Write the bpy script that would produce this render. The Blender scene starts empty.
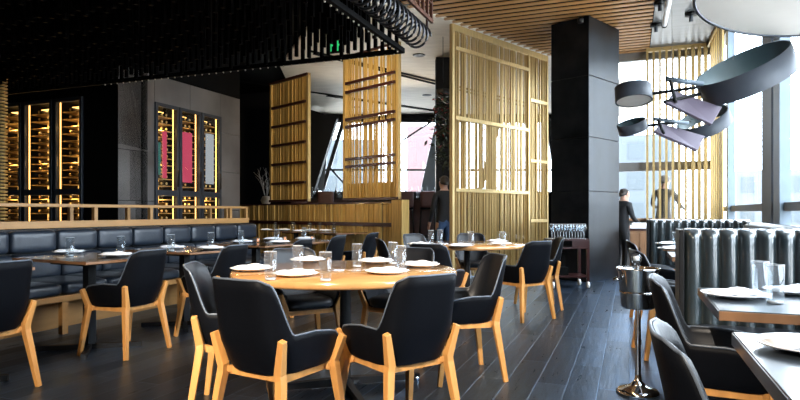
import bpy, bmesh, math, random
from mathutils import Vector, Matrix
random.seed(11)
S = bpy.context.scene
COL = S.collection
F = 590.0; EYE = 1.12
A1 = math.radians(21.3)          # main room direction, clockwise from the view axis
A2 = math.radians(45.5)          # direction of the gold screen and the steel pillar
def at(px, py, Y):               # point at distance Y
    return Vector(((px-400)/F*Y, Y, EYE-(py-212)/F*Y))
def on(px, py, z):               # point at height z
    Y = (EYE-z)*F/(py-212); return Vector(((px-400)/F*Y, Y, z))
def G1(n, d, z=0.0):             # room coordinates to world
    return Vector((n*math.cos(A1)+d*math.sin(A1), -n*math.sin(A1)+d*math.cos(A1), z))
def toG1(x, y): return (x*math.cos(A1)-y*math.sin(A1), x*math.sin(A1)+y*math.cos(A1))
R1 = -A1                         # rotz with local y = depth, local x = to the windows
R2 = math.pi/2-A2                # rotz with local x along the gold screen
# ------------------------------------------------------------------ materials
def nm(name):
    m = bpy.data.materials.new(name); m.use_nodes = True
    nt = m.node_tree; nt.nodes.clear()
    o = nt.nodes.new('ShaderNodeOutputMaterial')
    return m, nt, o
def link(nt, a, b): nt.links.new(a, b)
def pbr(name, col, rough=.5, metal=0., var=.15, scale=8., stretch=(1,1,1), bump=0., rot=0., spec=.5, coat=0., rvar=0., bscale=None, detail=5.):
    m, nt, o = nm(name)
    b = nt.nodes.new('ShaderNodeBsdfPrincipled'); link(nt, b.outputs[0], o.inputs[0])
    b.inputs['Metallic'].default_value = metal; b.inputs['Roughness'].default_value = rough
    b.inputs['Specular IOR Level'].default_value = spec
    b.inputs['Coat Weight'].default_value = coat; b.inputs['Coat Roughness'].default_value = .08
    tc = nt.nodes.new('ShaderNodeTexCoord'); mp = nt.nodes.new('ShaderNodeMapping')
    link(nt, tc.outputs['Object'], mp.inputs[0]); mp.inputs['Scale'].default_value = stretch; mp.inputs['Rotation'].default_value = (0, 0, rot)
    nz = nt.nodes.new('ShaderNodeTexNoise'); nz.inputs['Scale'].default_value = scale; nz.inputs['Detail'].default_value = detail
    link(nt, mp.outputs[0], nz.inputs[0])
    rp = nt.nodes.new('ShaderNodeValToRGB')
    rp.color_ramp.elements[0].position = .3; rp.color_ramp.elements[1].position = .7
    rp.color_ramp.elements[0].color = (*[c*(1-var) for c in col], 1); rp.color_ramp.elements[1].color = (*[min(1, c*(1+var)) for c in col], 1)
    link(nt, nz.outputs[0], rp.inputs[0]); link(nt, rp.outputs[0], b.inputs['Base Color'])
    if rvar:
        mr = nt.nodes.new('ShaderNodeMapRange'); link(nt, nz.outputs[0], mr.inputs[0])
        mr.inputs[1].default_value = .3; mr.inputs[2].default_value = .7
        mr.inputs[3].default_value = max(.02, rough-rvar); mr.inputs[4].default_value = rough+rvar
        link(nt, mr.outputs[0], b.inputs['Roughness'])
    if bump:
        bp = nt.nodes.new('ShaderNodeBump'); bp.inputs['Strength'].default_value = bump; bp.inputs['Distance'].default_value = .01
        n2 = nt.nodes.new('ShaderNodeTexNoise'); n2.inputs['Scale'].default_value = bscale or scale*3; n2.inputs['Detail'].default_value = 3
        link(nt, mp.outputs[0], n2.inputs[0]); link(nt, n2.outputs[0], bp.inputs['Height']); link(nt, bp.outputs[0], b.inputs['Normal'])
    return m
def emis(name, col, s):
    m, nt, o = nm(name); e = nt.nodes.new('ShaderNodeEmission'); e.inputs[0].default_value = (*col, 1); e.inputs[1].default_value = s
    link(nt, e.outputs[0], o.inputs[0]); return m
def clear_glass(name, col=(1, 1, 1), k=.3, thin=False):
    m, nt, o = nm(name)
    t = nt.nodes.new('ShaderNodeBsdfTransparent'); t.inputs[0].default_value = (*col, 1)
    g = nt.nodes.new('ShaderNodeBsdfGlossy'); g.inputs['Roughness'].default_value = .02; g.inputs[0].default_value = (.95, .97, 1, 1)
    lw = nt.nodes.new('ShaderNodeLayerWeight'); lw.inputs[0].default_value = k
    mx = nt.nodes.new('ShaderNodeMixShader')
    if thin: mx.inputs[0].default_value = k
    else:
        mr = nt.nodes.new('ShaderNodeMapRange'); link(nt, lw.outputs['Facing'], mr.inputs[0]); mr.inputs[1].default_value = .55; mr.inputs[3].default_value = .09; mr.inputs[4].default_value = .75; link(nt, mr.outputs[0], mx.inputs[0])
        df = nt.nodes.new('ShaderNodeBsdfTranslucent'); df.inputs[0].default_value = (.9, .93, 1, 1); d2 = nt.nodes.new('ShaderNodeBsdfDiffuse'); d2.inputs[0].default_value = (.8, .85, .9, 1)
        m1 = nt.nodes.new('ShaderNodeMixShader'); link(nt, df.outputs[0], m1.inputs[1]); link(nt, d2.outputs[0], m1.inputs[2])
        m2 = nt.nodes.new('ShaderNodeMixShader'); m2.inputs[0].default_value = .3; link(nt, g.outputs[0], m2.inputs[1]); link(nt, m1.outputs[0], m2.inputs[2]); g = m2  # white diffuse share paints bright edges onto the clear glass
    link(nt, t.outputs[0], mx.inputs[1]); link(nt, g.outputs[0], mx.inputs[2]); link(nt, mx.outputs[0], o.inputs[0])
    return m
def real_glass(name):
    m, nt, o = nm(name); g = nt.nodes.new('ShaderNodeBsdfGlass'); g.inputs['Color'].default_value = (.97, .99, 1, 1); g.inputs['Roughness'].default_value = .0; g.inputs['IOR'].default_value = 1.45
    link(nt, g.outputs[0], o.inputs[0]); return m
def floor_mat():
    m, nt, o = nm('dark_plank_floor')
    b = nt.nodes.new('ShaderNodeBsdfPrincipled'); b.inputs['Specular IOR Level'].default_value = .25
    gg = nt.nodes.new('ShaderNodeBsdfGlossy'); gg.inputs[0].default_value = (.42, .66, 1, 1); gg.inputs['Roughness'].default_value = .33  # blue gloss tint puts the bluish window sheen into the floor colour
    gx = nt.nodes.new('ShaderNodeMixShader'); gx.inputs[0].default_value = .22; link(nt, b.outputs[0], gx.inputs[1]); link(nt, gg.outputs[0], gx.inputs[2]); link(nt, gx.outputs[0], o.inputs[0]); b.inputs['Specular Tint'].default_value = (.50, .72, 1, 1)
    tc = nt.nodes.new('ShaderNodeTexCoord'); mp = nt.nodes.new('ShaderNodeMapping')
    link(nt, tc.outputs['Object'], mp.inputs[0]); mp.inputs['Rotation'].default_value = (0, 0, -(math.pi/2-A1))
    br = nt.nodes.new('ShaderNodeTexBrick'); link(nt, mp.outputs[0], br.inputs[0])
    br.inputs['Scale'].default_value = 1; br.inputs['Brick Width'].default_value = 1.5; br.inputs['Row Height'].default_value = .19
    br.inputs['Mortar Size'].default_value = .004; br.inputs['Mortar Smooth'].default_value = .3; br.offset_frequency = 2; br.offset = .37
    br.inputs['Color1'].default_value = (.0012, .0013, .002, 1); br.inputs['Color2'].default_value = (.0045, .0047, .0065, 1); br.inputs['Mortar'].default_value = (.010, .011, .013, 1)
    nz = nt.nodes.new('ShaderNodeTexNoise'); nz.inputs['Scale'].default_value = 3; nz.inputs['Detail'].default_value = 8; nz.inputs['Roughness'].default_value = .7
    m2 = nt.nodes.new('ShaderNodeMapping'); m2.inputs['Scale'].default_value = (1, 6, 1); link(nt, mp.outputs[0], m2.inputs[0]); link(nt, m2.outputs[0], nz.inputs[0])
    mx = nt.nodes.new('ShaderNodeMix'); mx.data_type = 'RGBA'; mx.blend_type = 'MULTIPLY'; mx.inputs[0].default_value = .7
    rp = nt.nodes.new('ShaderNodeValToRGB'); rp.color_ramp.elements[0].position = .3; rp.color_ramp.elements[1].position = .75
    rp.color_ramp.elements[0].color = (.35, .35, .35, 1); rp.color_ramp.elements[1].color = (1.9, 1.8, 1.8, 1)
    link(nt, nz.outputs[0], rp.inputs[0]); link(nt, br.outputs['Color'], mx.inputs[6]); link(nt, rp.outputs[0], mx.inputs[7]); link(nt, mx.outputs[2], b.inputs['Base Color'])
    mr = nt.nodes.new('ShaderNodeMapRange'); mr.inputs[1].default_value = .3; mr.inputs[2].default_value = .7; mr.inputs[3].default_value = .24; mr.inputs[4].default_value = .46
    link(nt, nz.outputs[0], mr.inputs[0]); link(nt, mr.outputs[0], b.inputs['Roughness'])
    bp = nt.nodes.new('ShaderNodeBump'); bp.inputs['Strength'].default_value = .5; bp.inputs['Distance'].default_value = .006
    ad = nt.nodes.new('ShaderNodeMath'); ad.operation = 'MULTIPLY_ADD'; link(nt, br.outputs['Fac'], ad.inputs[0]); ad.inputs[1].default_value = -1; link(nt, nz.outputs[0], ad.inputs[2])
    link(nt, ad.outputs[0], bp.inputs['Height']); link(nt, bp.outputs[0], b.inputs['Normal']); link(nt, bp.outputs[0], gg.inputs['Normal'])
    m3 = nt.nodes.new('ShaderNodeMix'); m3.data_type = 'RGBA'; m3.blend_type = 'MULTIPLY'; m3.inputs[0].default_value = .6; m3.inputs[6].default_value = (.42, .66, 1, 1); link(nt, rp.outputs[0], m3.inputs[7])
    b2 = nt.nodes.new('ShaderNodeTexBrick'); link(nt, mp.outputs[0], b2.inputs[0])
    for k_ in ('Scale', 'Brick Width', 'Row Height', 'Mortar Size', 'Mortar Smooth'): b2.inputs[k_].default_value = br.inputs[k_].default_value
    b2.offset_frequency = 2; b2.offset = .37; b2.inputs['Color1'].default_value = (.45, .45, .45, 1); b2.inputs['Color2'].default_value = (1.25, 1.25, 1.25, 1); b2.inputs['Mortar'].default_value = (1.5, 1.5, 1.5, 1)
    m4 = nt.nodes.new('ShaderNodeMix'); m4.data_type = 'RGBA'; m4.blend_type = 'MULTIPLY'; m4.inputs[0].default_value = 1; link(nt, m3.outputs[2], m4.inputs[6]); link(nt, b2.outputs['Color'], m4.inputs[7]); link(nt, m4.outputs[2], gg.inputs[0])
    return m
M = dict(
 floor=floor_mat(),
 oak=pbr('honey_oak', (.54, .26, .075), .42, var=.16, scale=5, stretch=(6, 6, .7), bump=.1),
 oaktop=pbr('lacquered_oak', (.52, .27, .10), .2, var=.14, scale=4, stretch=(1, 7, 1), rot=.4, coat=1.),
 oakrail=pbr('pale_oak_rail', (.43, .22, .07), .45, var=.1, scale=4, stretch=(6, 1, 6)),
 walnut=pbr('dark_table_top', (.009, .006, .005), .22, var=.3, scale=5, stretch=(1, 8, 1), coat=.5),
 stone=pbr('grey_blue_table_top', (.045, .055, .065), .28, var=.15, scale=6, coat=.4),
 edgewood=pbr('brown_table_edge', (.24, .12, .055), .45, var=.2, scale=6),
 leather=pbr('black_leather', (.003, .0035, .005), .5, var=.1, scale=60, bump=.08, bscale=150, spec=.07),
 inner=pbr('black_leather_inside', (.007, .0085, .012), .42, var=.1, scale=60, bump=.08, bscale=150, spec=.4),
 piping=pbr('grey_blue_piping', (.09, .11, .14), .35, var=.1),
 sofa=pbr('blue_black_leather', (.016, .023, .035), .33, var=.15, scale=30, bump=.12, bscale=60, spec=.6),
 channel=pbr('channelled_leather', (.020, .030, .034), .3, coat=.8, var=.15, scale=25, bump=.08, bscale=50, spec=.9),
 black=pbr('black_metal', (.005, .005, .0055), .45, metal=.0, spec=.3),
 chrome=pbr('polished_steel', (.75, .76, .78), .1, metal=1., var=.03),
 steel=pbr('blackened_steel', (.027, .031, .036), .34, metal=.85, var=.4, scale=2.2, detail=4, rvar=.06),
 steelwall=pbr('blued_steel_cladding', (.15, .14, .135), .36, metal=.5, var=.3, scale=1.2, detail=4, rvar=.08),
 brass=pbr('pale_brass', (.62, .45, .20), .36, metal=.6, var=.12, scale=4, stretch=(8, 8, 1)),
 oldbrass=pbr('aged_brass', (.52, .34, .11), .42, metal=.4, var=.25, scale=5, stretch=(9, 9, .6)),
 finbrass=pbr('fin_brass', (.42, .28, .10), .45, metal=.15, var=.1),
 slat=pbr('warm_slat_wood', (.42, .215, .075), .55, var=.1, scale=4, stretch=(1, 6, 6)),
 darkwood=pbr('mahogany', (.032, .009, .008), .3, var=.25, scale=5, coat=.4),
 blk=pbr('matt_black', (.002, .002, .002), .8, var=.1, spec=.08),
 ceil=pbr('grey_ceiling', (.80, .74, .64), .5, var=.1, scale=2.5, stretch=(1, 5, 1), detail=8),
 ceil2=pbr('steel_ceiling', (.11, .115, .125), .32, metal=.35, var=.15, scale=2, stretch=(1, 8, 1)),
 wallb=pbr('black_wall', (.004, .004, .005), .6, var=.2, spec=.2),
 mull=pbr('mullion_grey', (.13, .17, .21), .4, metal=.2, var=.05),
 mulld=pbr('mullion_dark', (.022, .026, .034), .4, metal=.2, var=.1),
 mullg=pbr('mullion_warm_grey', (.20, .19, .18), .5, var=.05),
 white=pbr('white_china', (.85, .86, .88), .22, var=.02),
 linen=pbr('white_linen', (.86, .87, .90), .85, var=.04, scale=30, bump=.1),
 glass=clear_glass('drinking_glass', (.95, .97, .98), .3), rim=pbr('glass_rim', (.62, .66, .70), .12, var=.05, spec=.9),  # opaque pale rims and bases paint the highlights of the glasses
 pane=clear_glass('window_glass', (.97, .99, 1), .06, True),
 lampskin=pbr('lamp_grey', (.055, .064, .080), .5, var=.05), lampin=pbr('lamp_teal_inside', (.055, .09, .10), .45, var=.05),
 paddle=pbr('lamp_mauve', (.12, .098, .13), .5, var=.05), lampunder=pbr('lamp_diffuser', (.85, .83, .80), .6, var=.04, scale=3),
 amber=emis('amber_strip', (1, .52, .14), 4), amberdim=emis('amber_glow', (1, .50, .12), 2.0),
 bulb=emis('lamp_bulb', (1, .8, .55), 14), candle=emis('candle_flame', (1, .42, .2), 1.6), green=emis('green_light', (.05, .9, .25), .7),
 bottle=pbr('dark_bottle', (.035, .022, .010), .12, var=.4, scale=3, coat=.5), foil=pbr('gold_foil', (.75, .5, .18), .4, metal=.4),
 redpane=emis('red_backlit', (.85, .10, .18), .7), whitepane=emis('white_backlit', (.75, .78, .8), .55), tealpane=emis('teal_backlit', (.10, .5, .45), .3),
 skin=pbr('skin', (.50, .28, .20), .5, var=.05), shirt=pbr('dark_shirt', (.010, .010, .012), .8, var=.2), jeans=pbr('blue_jeans', (.035, .075, .16), .8, var=.3, scale=20),
 jacket=pbr('charcoal_jacket', (.03, .026, .024), .8, var=.2), hair=pbr('dark_hair', (.02, .012, .008), .6, var=.3), greyhair=pbr('grey_hair', (.12, .11, .10), .7, var=.3),
 bldg=pbr('pale_facade', (.075, .088, .10), .8, var=.05), bldg2=pbr('glass_facade', (.08, .09, .10), .5, var=.1), bldgw=pbr('facade_window', (.04, .052, .06), .4, var=.1),
 banner=pbr('pink_banner', (.14, .075, .078), .7, var=.1), bannerw=pbr('banner_white', (.5, .45, .45), .7, var=.02),
 terrace=pbr('terrace_paving', (.50, .46, .41), .8, var=.1), leafd=pbr('dark_leaves', (.02, .03, .015), .6, var=.3), redleaf=pbr('red_leaves', (.25, .02, .02), .6, var=.3),
 branch=pbr('pale_branch', (.45, .42, .38), .7, var=.1), cream=pbr('cream_paint', (.5, .42, .33), .6, var=.1), terracotta=pbr('terracotta', (.25, .10, .05), .6, var=.1),
)
# ------------------------------------------------------------------ mesh builder
class MB:
    def __init__(s): s.v = []; s.f = []; s.mi = []; s.sm = []
    def add(s, vs, fs, mi=0, smooth=False, mat=None):
        b = len(s.v)
        for v in vs:
            v = Vector(v); s.v.append(mat @ v if mat is not None else v)
        for f in fs: s.f.append([i+b for i in f]); s.mi.append(mi); s.sm.append(smooth)
        return s
    def box(s, x0, x1, y0, y1, z0, z1, mi=0, mat=None):
        return s.add([(x0,y0,z0),(x1,y0,z0),(x1,y1,z0),(x0,y1,z0),(x0,y0,z1),(x1,y0,z1),(x1,y1,z1),(x0,y1,z1)],
                     [(0,3,2,1),(4,5,6,7),(0,1,5,4),(1,2,6,5),(2,3,7,6),(3,0,4,7)], mi, False, mat)
    def pillow(s, x0, x1, y0, y1, z0, z1, r=.03, mi=0, n=10, puff=None, mat=None):
        # a superellipsoid-like padded box
        cx, cy, cz = (x0+x1)/2, (y0+y1)/2, (z0+z1)/2; hx, hy, hz = (x1-x0)/2, (y1-y0)/2, (z1-z0)/2
        bm = bmesh.new(); bmesh.ops.create_cube(bm, size=2)
        bmesh.ops.subdivide_edges(bm, edges=bm.edges[:], cuts=n, use_grid_fill=True)
        vs = []
        for v in bm.verts:
            c = v.co; h = Vector((hx, hy, hz)); p = Vector((c.x*hx, c.y*hy, c.z*hz))
            q = Vector([max(-(h[i]-min(r, h[i]*.98)), min(h[i]-min(r, h[i]*.98), p[i])) for i in range(3)])
            d = p-q
            if d.length > 1e-6: p = q+d.normalized()*min(r, min(h)*.98) if d.length > 0 else p
            if puff:
                k = (1-c.x**2)*(1-c.z**2) if puff[0] == 'y' else (1-c.x**2)*(1-c.y**2)
                ax = 1 if puff[0] == 'y' else 2
                p[ax] += puff[1]*k*(1 if c[ax] > 0 else 0 if abs(c[ax]) < .99 else 0)
            vs.append(p+Vector((cx, cy, cz)))
        bm.verts.index_update(); fs = [[v.index for v in f.verts] for f in bm.faces]; bm.free()
        return s.add(vs, fs, mi, True, mat)
    def tube(s, pts, r, n=8, mi=0, cap=True, smooth=True, square=False, up=None):
        pts = [Vector(p) for p in pts]; rs = r if isinstance(r, (list, tuple)) else [r]*len(pts)
        vs = []; fs = []; k = 4 if square else n
        for i, p in enumerate(pts):
            t = (pts[min(i+1, len(pts)-1)]-pts[max(i-1, 0)]).normalized()
            ref = Vector(up) if up else (Vector((1, 0, 0)) if abs(t.z) > .7 else Vector((0, 0, 1)))
            a = (ref-t*ref.dot(t)).normalized(); b = t.cross(a)
            for j in range(k):
                an = 2*math.pi*(j+(.5 if square else 0))/k
                vs.append(p+(a*math.cos(an)+b*math.sin(an))*rs[i]*(1.414 if square else 1))
        for i in range(len(pts)-1):
            for j in range(k):
                fs.append((i*k+j, i*k+(j+1)%k, (i+1)*k+(j+1)%k, (i+1)*k+j))
        if cap: fs.append(tuple(range(k))[::-1]); fs.append(tuple((len(pts)-1)*k+j for j in range(k)))
        return s.add(vs, fs, mi, smooth and not square)
    def lathe(s, prof, c=(0, 0, 0), n=24, mi=0, mat=None, smooth=True):
        vs = []; fs = []; k = len(prof)
        for r, z in prof:
            for j in range(n):
                a = 2*math.pi*j/n; vs.append((c[0]+r*math.cos(a), c[1]+r*math.sin(a), c[2]+z))
        for i in range(k-1):
            for j in range(n): fs.append((i*n+j, i*n+(j+1)%n, (i+1)*n+(j+1)%n, (i+1)*n+j))
        return s.add(vs, fs, mi, smooth, mat)
    def prism(s, poly, z0, z1, mi=0, mat=None):
        n = len(poly); vs = [(x, y, z0) for x, y in poly]+[(x, y, z1) for x, y in poly]
        fs = [tuple(range(n))[::-1], tuple(range(n, 2*n))]+[(i, (i+1)%n, (i+1)%n+n, i+n) for i in range(n)]
        return s.add(vs, fs, mi, False, mat)
    def grid(s, P, mi=0, smooth=True, closed=False):
        r = len(P); c = len(P[0]); vs = [p for row in P for p in row]; fs = []
        for i in range(r-1):
            for j in range(c-1+(1 if closed else 0)): fs.append((i*c+j, i*c+(j+1)%c, (i+1)*c+(j+1)%c, (i+1)*c+j))
        return s.add(vs, fs, mi, smooth)
    def build(s, name, mats, parent=None, loc=None, rz=None, bevel=0, solid=0, angle=40):
        me = bpy.data.meshes.new(name); me.from_pydata([tuple(v) for v in s.v], [], s.f); me.validate(); 
        if not isinstance(mats, (list, tuple)): mats = [mats]
        for m in mats: me.materials.append(M[m] if isinstance(m, str) else m)
        if len(me.polygons) == len(s.f):
            me.polygons.foreach_set('material_index', s.mi); me.polygons.foreach_set('use_smooth', s.sm)
        bm = bmesh.new(); bm.from_mesh(me); bmesh.ops.recalc_face_normals(bm, faces=bm.faces); bm.to_mesh(me); bm.free()
        o = bpy.data.objects.new(name, me); COL.objects.link(o)
        if parent is not None: o.parent = parent
        if loc is not None: o.location = loc
        if rz is not None: o.rotation_euler = (0, 0, rz)
        if solid: md = o.modifiers.new('thickness', 'SOLIDIFY'); md.thickness = solid; md.offset = 0
        if bevel: md = o.modifiers.new('bevel', 'BEVEL'); md.width = bevel; md.segments = 2; md.limit_method = 'ANGLE'; md.angle_limit = math.radians(angle)
        return o
def tag(o, label=None, cat=None, group=None, kind=None):
    if label: o['label'] = label
    if cat: o['category'] = cat
    if group: o['group'] = group
    if kind: o['kind'] = kind
    return o
def thing(name, label, cat, loc=(0, 0, 0), rz=0, group=None):
    o = bpy.data.objects.new(name, None); COL.objects.link(o); o.location = loc; o.rotation_euler = (0, 0, rz); o.empty_display_size = .1
    return tag(o, label, cat, group)
def dup(root, loc=None, rz=None, label=None, group=None, kids=None):
    def cp(o, par):
        c = o.copy(); COL.objects.link(c)
        if par is not None: c.parent = par
        for ch in o.children: cp(ch, c)
        return c
    r = cp(root, None)
    if loc is not None: r.location = loc
    if rz is not None: r.rotation_euler = (0, 0, rz)
    if label: r['label'] = label
    if group: r['group'] = group
    return r
def struct(mb, name, mats, **k): return tag(mb.build(name, mats, **k), kind='structure')
sstep = lambda a, b, x: (lambda t: t*t*(3-2*t))(max(0, min(1, (x-a)/(b-a))))

# ------------------------------------------------------------------ room shell
CZ = 4.25
g = [G1(-12, -4), G1(1.6, -4), G1(1.6, 12.7), G1(-.4, 12.7), Vector((7.2, 20)), Vector((-14, 20))]
mb = MB(); mb.prism([(p.x, p.y) for p in g], -.1, 0); struct(mb, 'floor', 'floor')
mb = MB(); mb.box(-40, 60, -20, 70, -.3, -.12); tag(mb.build('terrace_paving', 'terrace'), kind='structure')
# ceilings
mb = MB(); mb.prism([(p.x, p.y) for p in g], 4.36, 4.5); struct(mb, 'ceiling', 'blk')
# pale ceiling left of the gold screen's line
cl = lambda t: Vector((.87+.713*t, 9.75+.701*t))
mb = MB(); poly = [cl(-.75), cl(3.1), cl(9), Vector((7.2, 19.95)), Vector((-3.2, 19.95)), Vector((-2.6, 12.8)), Vector((-1.0, 8.6))]
mb.prism([(p.x, p.y) for p in poly], 4.27, 4.33); struct(mb, 'ceiling_panel', 'ceil')
mb = MB()
for (xa, ya, xb, yb) in [(400, 75, 452, 88), (318, 93, 345, 97), (400, 106, 450, 113), (400, 72.5, 452, 85)]:
    za = 4.262; a = on(xa, ya, za); b = on(xb, yb, za); d = (b-a).normalized(); a = a-d*2.5; b = b+d*4; nrm = Vector((-d.y, d.x, 0))*.045
    mb.prism([((a+nrm).x, (a+nrm).y), ((b+nrm).x, (b+nrm).y), ((b-nrm).x, (b-nrm).y), ((a-nrm).x, (a-nrm).y)], 4.25, 4.268)
struct(mb, 'ceiling_trim', 'blk')
# steel ceiling strip by the windows
mb = MB(); mb.box(.36, 1.6, -4, 12.7, CZ+.02, CZ+.07); struct(mb, 'ceiling_strip', 'ceil2', rz=R1)
# slatted ceiling
mb = MB(); d = -3.9
while d < 12.5:
    # left end: the gold screen line, else the canopy
    dirv = G1(1, 0)-G1(0, 0); best = -3.2
    P0 = cl(0); D = Vector((.713, .701)); o0 = G1(0, d)
    # solve o0 + n*dir = P0 + t*D
    den = dirv.x*(-D.y)+D.x*dirv.y
    n = ((P0.x-o0.x)*(-D.y)+D.x*(P0.y-o0.y))/den
    best = max(-3.2, n-.02+.06*0)
    if best < .3: mb.box(best, .345, d, d+.098, CZ+.018, CZ+.032)
    d += .19
tag(mb.build('slatted_ceiling', 'slat', rz=R1), kind='structure')
q0 = [cl(-6), cl(3.2), G1(.36, 12.6), G1(.36, -4), G1(-3.2, -4), G1(-3.2, 4)]
q0 = [cl(-1.6)+Vector((.03, -.03)), cl(3.3)+Vector((.03, -.03)), G1(.35, 12.6).to_2d(), G1(.35, -4).to_2d(), G1(-3.2, -4).to_2d(), G1(-3.2, 8).to_2d()]
mb = MB(); mb.prism([(p.x, p.y) for p in q0], CZ+.036, CZ+.05); tag(mb.build('ceiling_backing', 'blk'), kind='structure')
# walls
mb = MB(); mb.box(-12.1, -12, -4, 20, 0, 4.4); struct(mb, 'wall_left', 'wallb', rz=R1)
mb = MB(); mb.box(-12.1, 1.7, -4.15, -4, 0, 4.4); struct(mb, 'wall_front', 'wallb', rz=R1)
mb = MB(); mb.box(-.5, -.36, 12.72, 21.2, 0, 4.4); struct(mb, 'wall_side', 'wallb', rz=R1)
# far wall with a wide window band (Y = 19)
WX0, WX1, WZ0, WZ1 = -2.75, 6.3, 1.78, 4.02
mb = MB(); mb.box(-14, WX0, 19, 19.2, 0, 4.4); mb.box(WX1, 6.8, 19, 19.2, 0, 4.4); mb.box(WX0, WX1, 19, 19.2, 0, WZ0); mb.box(WX0, WX1, 19, 19.2, WZ1, 4.4)
struct(mb, 'wall_back', 'wallb')
def slant(mb, xa, ya, xb, yb, w, Y, t=.12, mi=0):
    a = at(xa, ya, Y); b = at(xb, yb, Y); h = w/F*Y/2
    mb.add([(a.x-h, Y, a.z), (a.x+h, Y, a.z), (b.x+h, Y, b.z), (b.x-h, Y, b.z), (a.x-h, Y+t, a.z), (a.x+h, Y+t, a.z), (b.x+h, Y+t, b.z), (b.x-h, Y+t, b.z)],
           [(0,1,2,3),(7,6,5,4),(0,4,5,1),(1,5,6,2),(2,6,7,3),(3,7,4,0)], mi)
w = bpy.data.objects.new('window_3', None); COL.objects.link(w); w.location = (0, 19, 0); tag(w, kind='structure')
def wpart(mb, name, m):
    o = mb.build(name, m); o.parent = w; o.location = (0, -19, 0); return o
mb = MB(); slant(mb, 344, 118, 322, 191, 4, 18.95); slant(mb, 403, 140, 440, 116, 3, 18.93); slant(mb, 330, 168, 350, 190, 2.5, 18.93)
slant(mb, 500, 118, 480, 191, 5, 18.95); slant(mb, 548, 118, 560, 191, 6, 18.95); mb.box(WX0, WX1, 18.93, 19.05, 2.44, 2.50); wpart(mb, 'window_frame', 'mulld')
mb = MB(); slant(mb, 444, 118, 428, 191, 15, 18.9, .2); slant(mb, 326, 118, 318, 191, 10, 18.9); wpart(mb, 'slanted_mullion', 'mull')
mb = MB(); mb.box(WX0, WX1, 19.1, 19.115, WZ0, WZ1); wpart(mb, 'window_glass', 'pane')
mb = MB(); Yw = 17.5
a = [at(268, 96, Yw), at(337, 118, Yw), at(313, 194, Yw), at(268, 194, Yw)]
mb.add([(p.x, Yw, p.z) for p in a]+[(p.x, Yw+.4, p.z) for p in a], [(0,1,2,3),(7,6,5,4),(0,4,5,1),(1,5,6,2),(2,6,7,3),(3,7,4,0)]); struct(mb, 'wall_slanted', 'wallb')
# glazed wall behind the fins (d = 12.6)
def glazed(name, frame_boxes, glass_box, mat='mullg', extra=None):
    w = bpy.data.objects.new(name, None); COL.objects.link(w); w.rotation_euler = (0, 0, R1); tag(w, kind='structure')
    mb = MB()
    for b in frame_boxes: mb.box(*b)
    mb.build('window_frame', mat, w)
    if extra:
        for nme, bx, m in extra:
            mb = MB()
            for b in bx: mb.box(*b)
            mb.build(nme, m, w)
    mb = MB(); mb.box(*glass_box); mb.build('window_glass', 'pane', w)
    return w
glazed('window_1', [(-.5, 1.6, 12.58, 12.7, 1.93, 2.1), (-.5, 1.6, 12.56, 12.72, .0, .95), (-.5, 1.6, 12.58, 12.7, 4.12, 4.36), (-.5, -.4, 12.58, 12.7, .9, 4.3), (.86, .92, 12.6, 12.7, .9, 4.3)],
       (-.45, 1.5, 12.66, 12.675, .95, 4.15), 'mullg', [('window_sill', [(-.5, 1.5, 12.4, 12.58, .95, 1.0)], 'edgewood')])
# long window wall on the right (n = 1.5)
fb = [(1.5, 1.62, 1.6, 12.6, 0, .62), (1.5, 1.62, 1.6, 12.6, 4.14, 4.36), (1.5, 1.6, 1.6, 12.6, 1.13, 1.22)]
for dd in (12.35,): fb.append((1.46, 1.62, dd, dd+.25, .6, 4.3))
for dd in (1.6, 3.2, 4.9): fb.append((1.5, 1.62, dd, dd+.1, .6, 4.3))
glazed('window_2', fb, (1.56, 1.575, 1.6, 12.6, .62, 4.15), 'mullg', [('dark_pier', [(1.46, 1.54, 7.6, 8.1, 0, 4.3)], 'mulld'), ('light_mullion', [(1.46, 1.56, 7.2, 7.5, 0, 4.3), (1.46, 1.56, 10.7, 10.9, 0, 4.3)], 'mull')])
mb = MB(); mb.box(1.44, 1.62, -4, 1.6, 0, 4.36); struct(mb, 'wall_right', 'wallb', rz=R1)  # unseen wall put in to hold back daylight from behind the camera
mb = MB(); mb.box(1.36, 1.5, 1.6, 12.4, .9, .96); struct(mb, 'trim_sill', 'mullg', rz=R1)

# ------------------------------------------------------------------ steel pillar (a room column)
pc = (3.0, 9.37)
mb = MB()
zs = [0, 1.45, 2.32, 3.3, 4.25]
for i in range(4):
    g0 = .004
    mb.box(0, 1.06, 0, .68, zs[i]+g0, zs[i+1]-g0)
mb.box(.012, 1.048, .012, .668, 0, 4.25, 1)
pil = mb.build('pillar', ['steel', 'black'], loc=(pc[0], pc[1], 0), rz=R2, bevel=.006); tag(pil, kind='structure')
mb = MB(); mb.lathe([(0, 0), (.045, 0), (.05, .06), (.02, .09), (0, .09)]); mb.tube([(0, 0, .08), (0, .09, .11)], .012)
o = mb.build('spot_lamp', 'black', loc=(2.86, 9.35, 4.12)); tag(o, 'small black spotlight at the top front corner of the steel pillar', 'spotlight')

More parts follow.
